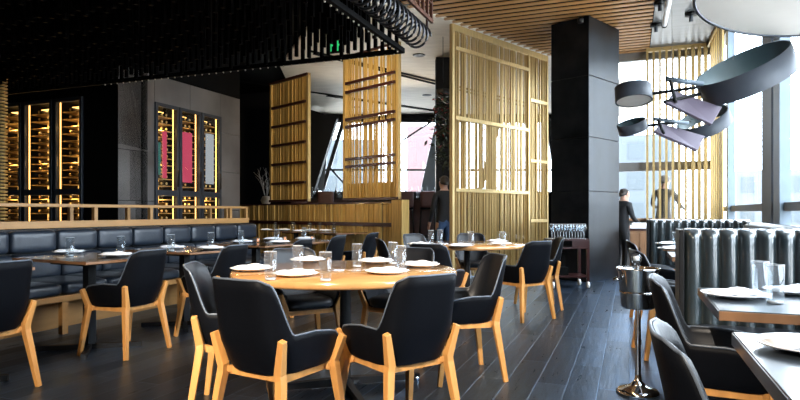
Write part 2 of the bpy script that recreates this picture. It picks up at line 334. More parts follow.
# ------------------------------------------------------------------ gold screens
def rods(mb, x0, x1, y, z0, z1, wmin, wmax, gmin, gmax, dep, rnd):
    x = x0
    while x < x1:
        w_ = rnd.uniform(wmin, wmax); dy = rnd.uniform(-.012, .012)
        mb.box(x, min(x+w_, x1), y+dy, y+dep+dy, z0, z1); x += w_+rnd.uniform(gmin, gmax)
rn = random.Random(4)
sc = thing('rod_screen', 'tall pale gold rod screen from floor to ceiling left of the steel pillar', 'screen', (.87, 9.75, 0), R2)
L = 2.95
mb = MB(); rods(mb, .1, 2.24, .02, .02, 4.13, .006, .019, .02, .07, .025, rn); rods(mb, 2.32, L, .02, .02, 4.13, .006, .018, .015, .05, .025, rn)
rods(mb, .1, 2.24, .07, .02, 4.13, .006, .014, .03, .09, .02, rn); rods(mb, 2.32, L, .07, .02, 4.13, .006, .014, .03, .09, .02, rn); mb.build('rods', 'brass', sc)
mb = MB(); mb.box(0, .055, 0, .07, 0, 4.24); mb.box(2.24, 2.29, 0, .07, 0, 4.24); mb.box(L-.05, L, 0, .07, 0, 4.24); mb.box(.055, 2.24, 0, .07, 4.13, 4.24); mb.box(2.29, L-.05, 0, .07, 4.13, 4.24)
mb.build('screen_frame', 'brass', sc, bevel=.004)
for z in (3.82, 2.66, 1.46): mb = MB(); mb.box(.075, 2.24, -.01, .04, z, z+.06); mb.build('cross_bar', 'brass', sc)
for z in (3.25, 2.08, .92): mb = MB(); mb.box(2.3, L-.05, -.01, .04, z, z+.06); mb.build('cross_bar', 'brass', sc)
# dark gold panels and low partition on the line e2 from (.02,10.3)
E2 = Vector((-math.sin(A2-0)*0-.713*0, 0, 0))
e2 = Vector((-.701, .713)); RE = math.atan2(e2.y, e2.x)     # local x along e2
pt = thing('low_partition', 'low gold slatted partition running behind the far tables', 'partition', (.02, 10.3, 0), RE)
mb = MB(); x = .12
while x < 5.6:
    w_ = rn.uniform(.02, .075); dp = rn.choice((0, .012, .03)); mb.box(x, x+w_, 0, .1+dp, .02, .86); mb.box(x, x+w_, 0, .1+dp, .93, 1.27); x += w_+rn.choice((.006, .012, .03))
mb.build('slats', 'oldbrass', pt)
mb = MB(); mb.box(.1, 5.6, .02, .09, .02, 1.27); mb.box(.1, 5.6, .02, .14, .86, .93); mb.box(0.1, 5.6, -.03, .12, 1.27, 1.30); mb.build('dark_rail', 'darkwood', pt)
mb = MB(); mb.box(-.16, .1, -.04, .14, 0, 1.33); mb.build('end_post', 'oldbrass', pt, bevel=.004)
def panel(e0, e1, z0, z1, bars, label, dense, gap, half=None):
    o = thing('slat_panel', label, 'screen', (.02+e2.x*e0, 10.3+e2.y*e0, z0), RE, 'hanging gold slat panels above the partition')
    Lp = e1-e0; H = z1-z0
    mb = MB(); rods(mb, .1, Lp-.08, 0, 0, H, dense[0], dense[1], gap[0], gap[1], .03, rn)
    if half: rods(mb, .1, Lp-.08, -.02, 0, half, .03, .06, .002, .006, .02, rn)
    mb.build('slats', 'oldbrass', o)
    mb = MB(); mb.box(0, .06, -.02, .05, -.0, H); mb.build('edge_post', 'brass', o)
    mb = MB(); mb.box(Lp-.08, Lp-.02, -.01, .07, 0, H); mb.build('edge_post', 'oldbrass', o)
    for z in bars: mb = MB(); mb.box(.09, Lp-.08, .03, .07, z-z0, z-z0+.05); mb.build('cross_bar', 'darkwood', o)
    mb = MB(); mb.box(.0, Lp, -.02, .08, 0, .045); mb.build('end_rail', 'darkwood', o); mb = MB(); mb.box(0, Lp, -.02, .08, H-.05, H); mb.build('end_rail', 'darkwood', o)
    return o
panel(.02, 1.54, 1.34, 4.1, [3.55, 3.38, 2.86, 2.72, 2.10, 1.96], 'gold slat panel with paired dark bars, nearer the tall pale screen', (.014, .034), (.02, .07), .32)
panel(2.69, 4.13, 1.34, 4.0, [3.40, 2.98, 2.56, 2.14, 1.72], 'denser gold slat panel with five single dark bars', (.03, .06), (.003, .012), None)
# fins screen in front of the glazed wall
fs = thing('fin_screen', 'row of slim upright brass fins in front of the bright window behind booths', 'screen', G1(.29, 12.3), R1)
mb = MB(); x = 0
while x < 1.18:
    wf = .04 if x < .78 else .06
    mb.box(x, x+wf, 0, .07, .0, CZ-.02); x += .112 if x < .78 else .105
for i in range(7): mb.box(1.08, 1.11, -.2-i*.24, -.12-i*.24, 0, CZ-.02)
mb.build('fins', 'finbrass', fs); mb = MB(); mb.box(0, 1.18, -.01, .08, CZ-.05, CZ+.02); mb.box(1.05, 1.14, -1.75, 0, CZ-.05, CZ+.02); mb.build('top_rail', 'finbrass', fs)

# ------------------------------------------------------------------ hanging rod canopy (upper left)
cn = thing('hanging_rod_canopy', 'large black ceiling canopy hung with rows of dark rods, upper left', 'canopy', G1(-2.35, 6.1, 2.9), R1)
mb = MB(); mb.box(-8.5, 0, -9, .0, .62, 1.33); mb.build('ceiling_box', 'blk', cn)
mb = MB(); mb.box(-8.5, .0, -9, -8.98, 0, .65); mb.build('back_panel', 'blk', cn)
dk = pbr('dark_bronze_rods', (.0016, .0012, .001), .6, spec=.02)
for r_ in range(7):
    mb = MB(); k = 0; x = -8.4
    while x < -.02:
        y = -.04-r_*.42
        mb.box(x, x+.035, y-.018, y+.018, .0+.03*(k%3), .62); x += .085; k += 1
    tag(mb.build('rod_row', dk, cn))
mb = MB(); mb.box(-8.5, 0.02, -.02, .02, -.02, .03); mb.box(-.02, .03, -9, .0, -.02, .03); 
for i in range(60): mb.lathe([(0, 0), (.010, .004), (.010, .016), (0, .02)], (-.02, -.1-i*.11, -.035), 6, mi=1)
for i in range(40): mb.lathe([(0, 0), (.008, .004), (.008, .016), (0, .02)], (-.1-i*.11, 0, -.035), 6, mi=1)
mb.build('studded_rail', ['blk', pbr('stud_metal', (.5, .42, .33), .3, metal=.9)], cn)
mb = MB(); mb.box(.3, .33, -9, .1, .3, .34); mb.box(.3, .33, -9, .1, 1.2, 1.24)
for i in range(60): mb.box(.3, .33, .05-i*.14, .08-i*.14, .3, 1.24)
for k in range(4): mb.box(.3, .33, -9, .1, .5+k*.17, .515+k*.17)
mb.build('side_lattice', pbr('rust_lattice', (.10, .035, .018), .5, metal=.3), cn)
mb = MB(); pts = []
for i in range(1500):
    a = i/1500*2*math.pi*62; pts.append((.17+.13*math.cos(a), .1-i/1500*7.4, .16+.13*math.sin(a)))
mb.tube(pts, .014, 5)
o = mb.build('coiled_duct', pbr('coil_steel', (.07, .07, .075), .35, metal=.9), loc=G1(-2.35, 6.1, 2.9), rz=R1); tag(o, 'long steel coil slung along the right edge of the black canopy', 'coil')
mb = MB(); mb.tube([(0, 0, 0), (0, 0, 1.3)], .02, 8); o = mb.build('hanging_pole', 'darkwood', loc=on(427, 35, 3.4).to_tuple() if False else at(427, 35, 8.6)); tag(o, 'thin dark pole hanging beside the slatted ceiling edge', 'pole')
# little green sign seen through the rods
sg = thing('exit_sign', 'tiny green lit sign glowing between the canopy rods', 'sign', at(335, 45, 7.6), R1)
mb = MB()
for x in (-.07, .03):
    mb.box(x, x+.015, 0, .01, -.075, .075); mb.box(x+.04, x+.055, 0, .01, -.075, .075); mb.box(x+.015, x+.04, 0, .01, -.01, .01)
mb.build('sign_glyphs', 'green', sg); mb = MB(); mb.box(-.12, .12, .012, .03, -.1, .1); mb.build('sign_board', 'blk', sg)

# ------------------------------------------------------------------ wine wall and cabinets
WN = -7.35
def wine_cabinet(label, grp, W, H0, H1, loc, rz, cols, tint=None):
    c = thing('wine_cabinet', label, 'wine cabinet', loc, rz, grp)
    D_ = .42
    mb = MB(); mb.box(0, W, D_-.02, D_, H0, H1); mb.box(0, .03, .01, D_, H0, H1); mb.box(W-.03, W, .01, D_, H0, H1); mb.box(0, W, .01, D_, H0, H0+.03); mb.box(0, W, .01, D_, H1-.03, H1); mb.build('cabinet_body', 'blk', c)
    mid = H0+(H1-H0)*.27
    mb = MB(); mb.box(0, .055, -.03, .02, H0, H1); mb.box(W-.055, W, -.03, .02, H0, H1); mb.box(.055, W-.055, -.03, .02, H0, H0+.06); mb.box(.055, W-.055, -.03, .02, H1-.06, H1); mb.box(.055, W-.055, -.03, .02, mid-.06, mid+.04)
    dr = mb.build('door_frame', 'mulld', c, bevel=.003)
    mb = MB(); mb.box(W-.045, W-.03, -.05, -.03, mid+.1, mid+.4); mb.build('handle', 'black', dr)
    mb = MB(); mb.box(.05, W-.05, .0, .008, H0+.05, H1-.05); mb.build('door_glass', 'pane', c)
    mb = MB(); mb.box(.06, .066, .04, .06, H0+.05, H1-.05); mb.box(W-.072, W-.066, .04, .06, H0+.05, H1-.05); mb.build('light_strip', 'amber', c)
    mb = MB(); mb.box(.08, W-.08, .25, .3, H1-.12, H1-.09); mb.build('top_lamp', 'amber', c); mb = MB(); mb.box(.04, W-.04, .395, .40, H0+.05, H1-.05); mb.build('glow_panel', 'amberdim', c)  # emissive back added to fill the cabinet with amber light
    mb = MB(); z = H0+.07; n = 0; zz = []
    while z < H1-.2:
        if abs(z-mid) > .07: mb.box(.04, W-.04, .09, .36, z, z+.012); zz.append(z+.012)
        z += .118
    mb.build('shelves', pbr('shelf_brass', (.55, .36, .14), .35, metal=.5), c)
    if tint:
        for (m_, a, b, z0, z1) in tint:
            mb = MB(); mb.box(a, b, .075, .08, z0, z1); mb.build('back_panel', m_, c)  # glowing pane stands in for outside colours reflected in the door glass
    Mx = Matrix.Translation(Vector(loc)) @ Matrix.Rotation(rz, 4, 'Z')
    for zl in (1.3, 1.9, 2.5):
        l = bpy.data.lights.new('cabinet_lamp', 'POINT'); l.energy = 3.5; l.color = (1, .58, .2); l.shadow_soft_size = .03  # fixtureless point lamps added to strengthen the cabinet glow
        ob = bpy.data.objects.new('cabinet_lamp', l); COL.objects.link(ob); ob.location = Mx @ Vector((W/2, .05, zl))
    return c, zz
mbb = MB(); mbb.tube([(0, 0, 0), (0, .018, 0), (0, .19, 0), (0, .215, 0), (0, .235, 0)], [.03, .036, .036, .02, .013], 10)
for i, f in enumerate(mbb.f): pass
bm0 = mbb.build('glass_body', 'bottle'); mbf = MB(); mbf.tube([(0, -.004, 0), (0, .0, 0)], .016, 8); mbf.tube([(0, -.002, 0), (0, .001, 0)], .024, 8)
bt = thing('wine_bottle', 'x', 'bottle'); bm0.parent = bt; fo = mbf.build('foil_disc', 'foil', bt)
first = [True]
def bottles(c, zz, W, cols, label, grp):
    Mx = Matrix.Translation(c.location) @ Matrix.Rotation(c.rotation_euler.z, 4, 'Z')
    for z in zz:
        for k in range(cols):
            x = .1+(W-.2)*(k+.5)/cols+random.uniform(-.008, .008)
            if random.random() < .12: continue
            p = Mx @ Vector((x, .11, z+.037))
            if first[0]: b = bt; first[0] = False; b.location = p; b.rotation_euler = (0, 0, c.rotation_euler.z)
            else: b = dup(bt, p, c.rotation_euler.z)
            b['label'] = label; b['group'] = grp
RW = R1+math.pi/2        # local x along depth direction (seen from room), local y into the wall
H0, H1 = .9, 2.95
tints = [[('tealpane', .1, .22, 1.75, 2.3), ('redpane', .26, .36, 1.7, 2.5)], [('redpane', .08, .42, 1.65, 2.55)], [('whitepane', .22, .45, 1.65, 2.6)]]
names = ['glass-fronted wine cabinet in steel wall with teal and red glow, left of its trio', 'glass-fronted wine cabinet in steel wall with red glow, middle of its trio', 'glass-fronted wine cabinet in steel wall with white glow, right of its trio']
D0 = 3.9+3.79
for i in range(3):
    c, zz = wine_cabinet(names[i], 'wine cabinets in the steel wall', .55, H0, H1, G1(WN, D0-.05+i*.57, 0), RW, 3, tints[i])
    bottles(c, zz, .55, 3, 'dark wine bottle lying on a lit shelf in the steel wall cabinets', 'bottles in the steel wall cabinets')
# steel cladding around them
a0, a1 = 3.9+2.99, 3.9+6.04; ca, cb = D0-.05, D0-.05+1.7
mb = MB()
def clad(d0, d1, z0, z1): mb.box(WN-.12, WN, d0+.004, d1-.004, z0+.004, z1-.004)
clad(a0, ca, 0, 1.3); clad(a0, ca, 1.3, 2.1); clad(a0, ca, 2.1, 3.4); clad(cb, a1, 0, 1.15); clad(cb, a1, 1.15, 1.9); clad(cb, a1, 1.9, 2.65); clad(cb, a1, 2.65, 3.4); clad(ca, cb, 0, .9); clad(ca, ca+.85, 2.95, 3.4); clad(ca+.85, cb, 2.95, 3.4)
mb.box(WN-1.2, WN-.002, a1-.02, a1, 0, 3.4); mb.box(WN-1.2, WN-.5, a0+.62, a1, 0, 3.4)
o = mb.build('wall_wine', 'steelwall', rz=R1); tag(o, kind='structure')
mb = MB(); mb.box(WN-1.2, WN, a0, a1, 3.4, 4.35); struct(mb, 'wall_wine_head', 'blk', rz=R1)
# left cabinets, perpendicular
P = G1(WN, a0)
def leftpt(s): return P+Vector((-math.cos(A1), math.sin(A1), 0))*s
ln = ['dark framed wine cabinet glowing amber on the far left edge', 'dark framed wine cabinet glowing amber between its two neighbours', 'dark framed wine cabinet glowing amber beside the black wall']
xs = [2.62, 1.78, .98]
edges = []
def s_of(px):
    r = (px-400)/F; return (P.x-r*P.y)/(math.cos(A1)+r*math.sin(A1))
for i, (pa, pb) in enumerate([(-6, 23), (24, 54), (55, 84)]):
    sa, sb = s_of(pa), s_of(pb)
    p = leftpt(sa); W = sa-sb-.02
    c, zz = wine_cabinet(ln[i], 'wine cabinets on the far left', W, .9, 2.95, (p.x, p.y, 0), R1, 2)
    bottles(c, zz, W, 2, 'dark wine bottle lying on an amber lit shelf on the far left', 'bottles in the far left cabinets')
    edges.append((sa, sb))
mb = MB(); mb.box(WN-s_of(84)+.0, WN, a0, a0+.5, 0, 4.35); mb.box(WN-3.6, WN-s_of(-6)-.01, a0, a0+.5, 0, 4.35); mb.box(WN-s_of(-6), WN-s_of(84), a0-.0, a0+.5, 2.96, 4.35); mb.box(WN-s_of(-6), WN-s_of(84), a0, a0+.5, 0, .89); mb.box(WN-3.6, WN, a0+.46, a0+.6, 0, 4.35)
struct(mb, 'wall_cabinets', 'blk', rz=R1)
# dark wall beyond, left of the panels
mb = MB(); mb.box(-11.9, -8.2, 13.5, 13.7, 0, 4.35); struct(mb, 'wall_far_left', 'wallb', rz=R1)

# ------------------------------------------------------------------ left banquette
bq = thing('banquette', 'long black leather banquette with oak base along the left side', 'banquette', G1(-5.7, 5.0), R1)
y0, y1 = -2.6, 2.97+.0
y1 = 2.9
mb = MB(); mb.box(.0, .55, y0, y1, 0, .30); mb.build('oak_base', 'oakrail', bq)
mb = MB(); mb.box(.0, .88, y0, y1, .30, .355); mb.build('seat_rail', 'oakrail', bq, bevel=.004)
for yy in (-1.1, .42, 1.9, 3.2): mb = MB(); mb.box(.82, .87, yy, yy+.06, 0, .30); mb.build('leg', 'oakrail', bq)
mb = MB(); mb.box(-.02, .1, y0, y1, .3, .945); mb.build('back_board', 'black', bq)
y = y0; k = 0
while y < y1-.1:
    e = min(y+.5, y1)
    lean = Matrix.Translation((.1, 0, .45)) @ Matrix.Rotation(math.radians(-8), 4, 'Y') @ Matrix.Translation((-.1, 0, -.45))
    m1 = MB(); m1.pillow(.08, .2, y+.006, e-.006, .715, .935, .045, n=8, mat=Matrix.Identity(4)); m1.build('back_cushion', 'sofa', bq)
    m1 = MB(); m1.pillow(.1, .27, y+.006, e-.006, .45, .705, .05, n=8); m1.build('back_cushion', 'sofa', bq)
    m1 = MB(); m1.pillow(.18, .9, y+.006, e-.006, .355, .475, .045, n=8); m1.build('seat_cushion', 'sofa', bq)
    y += .5; k += 1
rl = thing('oak_railing', 'pale oak railing above the left banquette back', 'railing', G1(-5.7, 5.0, .95), R1)
mb = MB(); mb.box(-.06, .03, y0-1, y1, .0, .075); mb.box(-.42, -.36, y0-1, y1, .0, .05); mb.build('lower_rail', 'oakrail', rl, bevel=.003)
mb = MB(); mb.box(-.04, .02, y0-1, y1, .225, .258); mb.box(-.42, -.37, y0-1, y1, .225, .258); mb.box(-.42, .02, y1-.05, y1, .225, .258); mb.build('top_rail', 'oakrail', rl, bevel=.003)
for yy in (-2.0, -.0, .84, 2.45, y1-.05):
    for xx in (-.03, -.41): mb = MB(); mb.box(xx, xx+.045, yy, yy+.045, .05, .23); mb.build('post', 'oakrail', rl)

# ------------------------------------------------------------------ channelled booths
def channel_back(mb, x0, x1, z0, z1, y, dep=.10, cw=.093, ns=9):
    n = max(1, round((x1-x0)/cw)); cw = (x1-x0)/n; P = []
    prof = [(0, 0)]; r = .05
    H = z1-z0
    vv = [(t/8*(H-r), 0) for t in range(9)]+[(H-r+r*math.sin(a), r*(1-math.cos(a))) for a in [math.pi/2*k/5 for k in range(1, 6)]]+[(H, dep-.03), (H-.01, dep), (0, dep)]
    for (zz_, yy_) in vv:
        row = []
        for i in range(n*ns+1):
            u = (i % ns)/ns if i < n*ns else 0
            b = math.sqrt(max(0, 1-(2*u-1)**2))
            k = 1 if yy_ < dep-.001 else 0
            topk = sstep(0, r, yy_)
            x = x0+i*cw/ns
            row.append(Vector((x, y+yy_-.054*b*k*(1-topk), z0+zz_+ (.008*b*topk*k))))
        P.append(row)
    mb.grid(P)
def booth(label, loc, W, hb, two_sided=True):
    b = thing('restaurant_booth', label, 'booth', loc, R1, 'high-backed channelled leather booths')
    mb = MB(); channel_back(mb, .03, W, .45, hb, .0); mb.build('channelled_back', 'channel', b)
    if two_sided:
        mb = MB(); channel_back(mb, .03, W, .45, hb, .0); 
        for i, v in enumerate(mb.v): mb.v[i] = Vector((v.x, .26-v.y, v.z))
        mb.build('channelled_back', 'channel', b)
    mb = MB(); mb.box(0, .028, -.04, .30, 0, hb+.0); mb.build('end_panel', 'black', b, bevel=.004)
    mb = MB(); mb.box(.03, W, .02, .24, 0, .45); mb.box(.03, W, -.5, .02, 0, .3); mb.build('plinth', 'black', b)
    mb = MB(); mb.pillow(.03, W, -.56, -.01, .33, .46, .05, n=10); mb.build('seat', 'inner', b)
    return b
booth('black channel-backed booth behind the nearer grey table on the right', G1(.275, 3.95-.0), 1.08, 1.012)
booth('black channel-backed booth further back, under the brass fins', G1(.2, 8.1), 1.15, 1.02)
wb = thing('window_banquette', 'low channel-topped leather bench running along the right windows', 'banquette', G1(1.37, 4.3), R1-math.pi/2)
mb = MB(); channel_back(mb, -3.2, -.0, .45, 1.0, -.15); mb.build('channelled_back', 'channel', wb)
mb = MB(); mb.pillow(-3.2, -.0, -.55, -.17, .33, .46, .05); mb.build('seat', 'inner', wb)
mb = MB(); mb.box(-3.2, -.0, -.5, -.06, 0, .34); mb.build('plinth', 'black', wb)

# ------------------------------------------------------------------ chairs
def shell_cols():
    out = []
    ths = [i/26*90 for i in range(-26, 27)]
    def pl(th):
        t = math.radians(abs(th)); e = .60
        x = .265*math.sin(t)**e if th else 0; yb = -.25*math.cos(t)**e if abs(th) < 89.9 else 0
        return (math.copysign(x, th), yb)
    arm = [(.27, .05), (.272, .11), (.27, .17), (.262, .22)]
    hh = [.555, .548, .535, .505]
    for (x, y_), h in list(zip(arm, hh))[::-1]: out.append((-x, y_, h))
    for th in ths:
        x, y_ = pl(th); h = .56+.255*(1-sstep(42, 70, abs(th))); 
        h -= .022*sstep(24, 44, abs(th))*(1-sstep(44, 75, abs(th)))
        out.append((x, y_, h))
    for (x, y_), h in zip(arm, hh): out.append((x, y_, h))
    return out
def make_chair():
    t = thing('dining_chair', 'x', 'chair')
    cols = shell_cols(); rows = 9; mb = MB(); zb = .385
    def surf(x, y_, h, v, off):
        z = zb+(h-zb)*v; s = .80+.2*min(1, ((z-zb)/.15))**.6
        nrm = Vector((x, y_*1.05 if y_ < 0 else 0, 0)); nrm = nrm.normalized() if nrm.length > 0 else Vector((0, -1, 0))
        back = max(0, -y_/.25)
        lean = -.085*max(0, (z-.45)/.36)*back
        taper = 1-.02*max(0, (z-.50)/.31)
        return Vector((x*s*taper, y_*s+lean, z))-nrm*off
    Pout = [[surf(x, y_, h, v/rows, 0) for (x, y_, h) in cols] for v in range(rows+1)]
    rim = [surf(x, y_, h, 1, .012)+Vector((0, 0, .008)) for (x, y_, h) in cols]
    Pin = [[surf(x, y_, h, v/rows, .026) for (x, y_, h) in cols] for v in range(rows, -1, -1)]
    mb.grid(Pout+[rim]); mb.grid([rim]+Pin, mi=1)
    # end caps
    for j in (0, -1):
        o_ = [r[j] for r in Pout]; i_ = [r[j] for r in Pin][::-1]; n = len(o_)
        mb.add(o_+i_, [(k, k+1, n+k+1, n+k) for k in range(n-1)])
    # underside
    c = Vector((0, 0, zb)); base = Pout[0]; mb.add(base+[c], [(k, k+1, len(base)) for k in range(len(base)-1)]+[(len(base)-1, 0, len(base))])
    mb.build('shell', ['leather', 'inner'], t)
    mb = MB(); mb.tube([surf(x, y_, h, 1, .004)+Vector((0, 0, .007)) for (x, y_, h) in cols], .0055, 6); mb.build('edge_piping', 'piping', t)  # pale tube paints the specular highlight along the leather rim
    mb = MB(); P = []
    n = 40
    for (s, z) in [(0, .39), (.86, .39), (1, .41), (1, .445), (.93, .463), (.5, .468), (0, .466)]:
        row = []
        for k in range(n):
            a = 2*math.pi*k/n; cx = abs(math.cos(a))**.5*math.copysign(1, math.cos(a)); sy = abs(math.sin(a))**.5*math.copysign(1, math.sin(a))
            row.append(Vector((.215*s*cx, .02+(.235 if sy > 0 else .2)*s*sy, z)))
        P.append(row)
    mb.grid(P, closed=True); mb.build('seat', 'inner', t)
    for sx in (-1, 1):
        for (bx, by, kx, ky, tx, ty, tz) in ((.262, -.262, .205, -.205, .246, -.232, .555), (.275, .255, .235, .195, .286, .215, .52)):
            mb = MB(); up = (1, 0, 0)
            mb.tube([(sx*bx, by, 0), (sx*(kx+.004), ky*.99, .37), (sx*kx, ky, .40), (sx*tx, ty, tz)], [.0165, .0235, .0235, .0175], square=True, up=up)
            mb.build('leg', 'oak', t, bevel=.003)
    mb = MB()
    for sx in (-1, 1): mb.box(sx*.19-.012, sx*.19+.012, -.17, .17, .352, .386)
    mb.box(-.2, .2, -.175, -.15, .352, .386); mb.box(-.23, .23, .16, .185, .350, .384)
    for sx in (-1, 1): mb.tube([(sx*.17, -.15, .37), (sx*.205, -.2, .385)], .015, square=True); mb.tube([(sx*.2, .16, .37), (sx*.235, .195, .385)], .015, square=True)
    mb.build('seat_frame', 'oak', t)
    for ch in t.children:
        for v in ch.data.vertices: v.co.x *= .87; v.co.y *= .89
    return t
proto = make_chair(); used = [False]
def chair(x, y, phi, label, group):
    rz = -math.radians(phi)
    if not used[0]: used[0] = True; o = proto; o.location = (x, y, 0); o.rotation_euler = (0, 0, rz); o['label'] = label
    else: o = dup(proto, (x, y, 0), rz, label)
    o['group'] = group; return o
gn, gf, gb, gr = 'chairs around the near round table', 'chairs around the far round table', 'chairs along the banquette tables', 'chairs on the aisle side of the booths'
chair(-.59, 2.86, 31, 'black chair with oak legs nearest the viewer, left front of near round table', gn)
chair(-.01, 3.02, -36, 'black chair with oak legs, right front of near round table, its back turned', gn)
chair(-.93, 3.42, 84, 'black chair at the left side of the near round table, seen side on', gn)
chair(.42, 4.06, -103, 'black chair at the right side of the near round table, seat hollow showing', gn)
chair(.0, 4.62, -152, 'black chair tucked behind the near round table on its right', gn)
chair(-.75, 4.58, 150, 'black chair tucked behind the near round table on its left', gn)
chair(.36, 5.75, 24, 'black chair with its back turned at the near left of the far round table', gf)
chair(1.30, 6.26, -32, 'black chair with its back turned at the near right of the far round table', gf)
chair(1.62, 6.95, -88, 'black chair at the right side of the far round table', gf)
chair(.02, 6.75, 80, 'black chair at the left side of the far round table, seen as a thin edge', gf)
chair(.33, 7.75, 142, 'grey-lit black chair behind the far round table on its left', gf)
chair(.98, 7.95, 180, 'black chair directly behind the far round table', gf)
chair(-2.62, 3.66, -69, 'black chair cut by the left edge of the picture', gb)
chair(-2.20, 4.74, -69, 'black chair at the nearest whole dark banquette table', gb)
chair(-1.72, 5.45, -69, 'black chair at the second dark banquette table, behind the near round table chairs', gb)
chair(-1.28, 6.55, -69, 'black chair at the third banquette table', gb)
chair(-1.0, 7.55, -69, 'blue-lit black chair at the fourth banquette table', gb)
chair(-.62, 8.6, -69, 'small dark chair in front of the gold partition', gb)
chair(1.42, 2.60, 115, 'black chair at the nearer booth table, behind the foremost right chair', gr)
chair(.925, 1.42, 110, 'black chair in the lower right corner at the grey table edge', gr)
chair(2.12, 4.62, 100, 'black chair beyond the ice bucket in the aisle', gr)
chair(2.62, 6.0, 106, 'farther black chair in the aisle near the steel pillar', gr)

# ------------------------------------------------------------------ tables
def round_table(label, x, y, R, rz):
    t = thing('round_table', label, 'table', (x, y, 0), rz, 'round oak tables')
    mb = MB(); mb.lathe([(0, .707), (R-.02, .707), (R-.004, .712), (R, .722), (R, .742), (R-.006, .75), (0, .75)], n=96); mb.build('tabletop', 'oaktop', t)
    mb = MB(); mb.lathe([(0, .70), (.25, .70), (.25, .706), (0, .706)]); mb.lathe([(.036, .03), (.036, .70)], n=16); mb.lathe([(0, .02), (.09, .02), (.09, .04), (0, .045)], n=20); mb.build('pedestal', 'black', t)
    for k in range(4):
        a = k*math.pi/2; c, s = math.cos(a), math.sin(a)
        mb = MB(); mb.tube([(0, 0, .035), (.50*c, .50*s, .028)], [.026, .016], square=True, up=(0, 0, 1)); f = mb.build('foot', 'black', t)
        mb = MB(); mb.lathe([(0, 0), (.022, 0), (.022, .02), (0, .03)], (.48*c, .48*s, -.0), 12); mb.build('foot_cap', 'chrome', f)
    return t
round_table('near round oak table with glossy top and black pedestal', -.352, 3.8, .715, .3)
round_table('far round oak table in front of the pale gold screen', .79, 6.95, .68, .6)
def small_table(label, corner, rz, wd=.86, ln_=.7, top='walnut'):
    # corner = near right corner; extends -x by wd, +y by ln_
    t = thing('rectangular_table', label, 'table', (corner[0], corner[1], 0), rz, 'small dark tables')
    mb = MB(); mb.box(-wd, 0, 0, ln_, .730, .75, 1); mb.box(-wd+.002, -.002, .002, ln_-.002, .748, .753, 0); mb.build('tabletop', [top, 'edgewood'], t, bevel=.002)
    mb = MB(); mb.box(-wd/2-.035, -wd/2+.035, ln_/2-.035, ln_/2+.035, .03, .718); mb.box(-wd/2-.2, -wd/2+.2, ln_/2-.2, ln_/2+.2, .70, .718)
    mb.tube([(-wd/2-.3, ln_/2-.26, .02), (-wd/2+.3, ln_/2+.26, .02)], .02, square=True, up=(0, 0, 1)); mb.tube([(-wd/2-.3, ln_/2+.26, .02), (-wd/2+.3, ln_/2-.26, .02)], .02, square=True, up=(0, 0, 1)); mb.build('pedestal', 'black', t)
    return t
rb = R1-math.radians(6)
small_table('dark rectangular table at the left picture edge, mostly out of view', G1(-3.72, 2.1), R1)
small_table('dark rectangular table with pale wood edge, nearest whole one along the banquette', (-2.30, 4.32), rb, .92)
small_table('dark rectangular table second along the banquette, behind the first', (-1.90, 5.34), rb, .9)
small_table('dark rectangular table third along the banquette', (-1.47, 6.42), rb, .86)
small_table('dark rectangular table fourth along the banquette', (-1.12, 7.1), rb, .86)
small_table('dark table set against the gold partition on the left', (-2.05, 11.15), RE, -.75, -.72)
small_table('dark table set against the gold partition on the right', (-1.1, 10.2), RE, -.75, -.72)
def booth_table(label, n, d, L_, wd=1.0):
    t = thing('booth_table', label, 'table', G1(n, d), R1, 'grey booth tables')
    mb = MB(); mb.box(0, wd, 0, L_, .715, .75, 1); mb.box(.002, wd-.002, .002, L_-.002, .748, .754, 0); mb.box(-.003, .001, .0, L_, .714, .752, 0); mb.build('tabletop', ['stone', 'edgewood'], t, bevel=.002)
    mb = MB(); mb.box(wd/2-.04, wd/2+.04, L_/2-.04, L_/2+.04, .03, .715); mb.box(wd/2-.25, wd/2+.25, L_/2-.25, L_/2+.25, 0, .03); mb.build('pedestal', 'black', t)
n_, d_ = toG1(1.19, 2.2)
booth_table('grey topped rectangular table in front of the nearer channelled booth', n_, d_, .72)
n2, d2_ = toG1(1.02, 1.8); booth_table('grey topped table cut off by the lower right corner', n2-.005, d2_-.75, .75)
booth_table('grey topped table between the two channelled booths, nearer one', .32, 5.3, .7, .46); booth_table('grey topped table between the two channelled booths, farther one', .32, 6.75, .7, .46)

# ------------------------------------------------------------------ tableware
mb = MB(); mb.lathe([(0, .002), (.075, .002), (.08, .006), (.132, .018), (.135, .021), (.13, .0215), (.08, .010), (0, .009)], n=40); pl0 = mb.build('dinner_plate', 'white')
mb = MB(); P = []
for i in range(13):
    u = i/12*2-1; row = []
    for j in range(9):
        v = j/8*2-1; row.append(Vector((u*.115, v*.045*(1-.25*abs(u)), .012+.026*(1-v*v)**.5*(1-.55*u*u)+.004*math.sin(7*u+2*v))))
    P.append(row)
mb.grid(P); mb.add([(P[0][j]) for j in range(9)]+[Vector((P[0][j].x, P[0][j].y, .0102)) for j in range(9)], [(j, j+1, j+10, j+9) for j in range(8)])
nk0 = mb.build('folded_napkin', 'linen', solid=.003)
mb = MB(); mb.lathe([(0, .0), (.029, .0), (.031, .004), (.034, .155), (.0325, .155), (.0295, .016), (0, .014)], n=28)
mb.tube([(.033*math.cos(a), .033*math.sin(a), .155) for a in [2*math.pi*k/28 for k in range(29)]], .0012, 5, mi=1, cap=False); mb.lathe([(.0, .003), (.028, .003), (.0285, .011), (0, .012)], n=24, mi=1); gl0 = mb.build('tumbler_glass', ['glass', 'rim'])
st = dict(p=0, g=0)
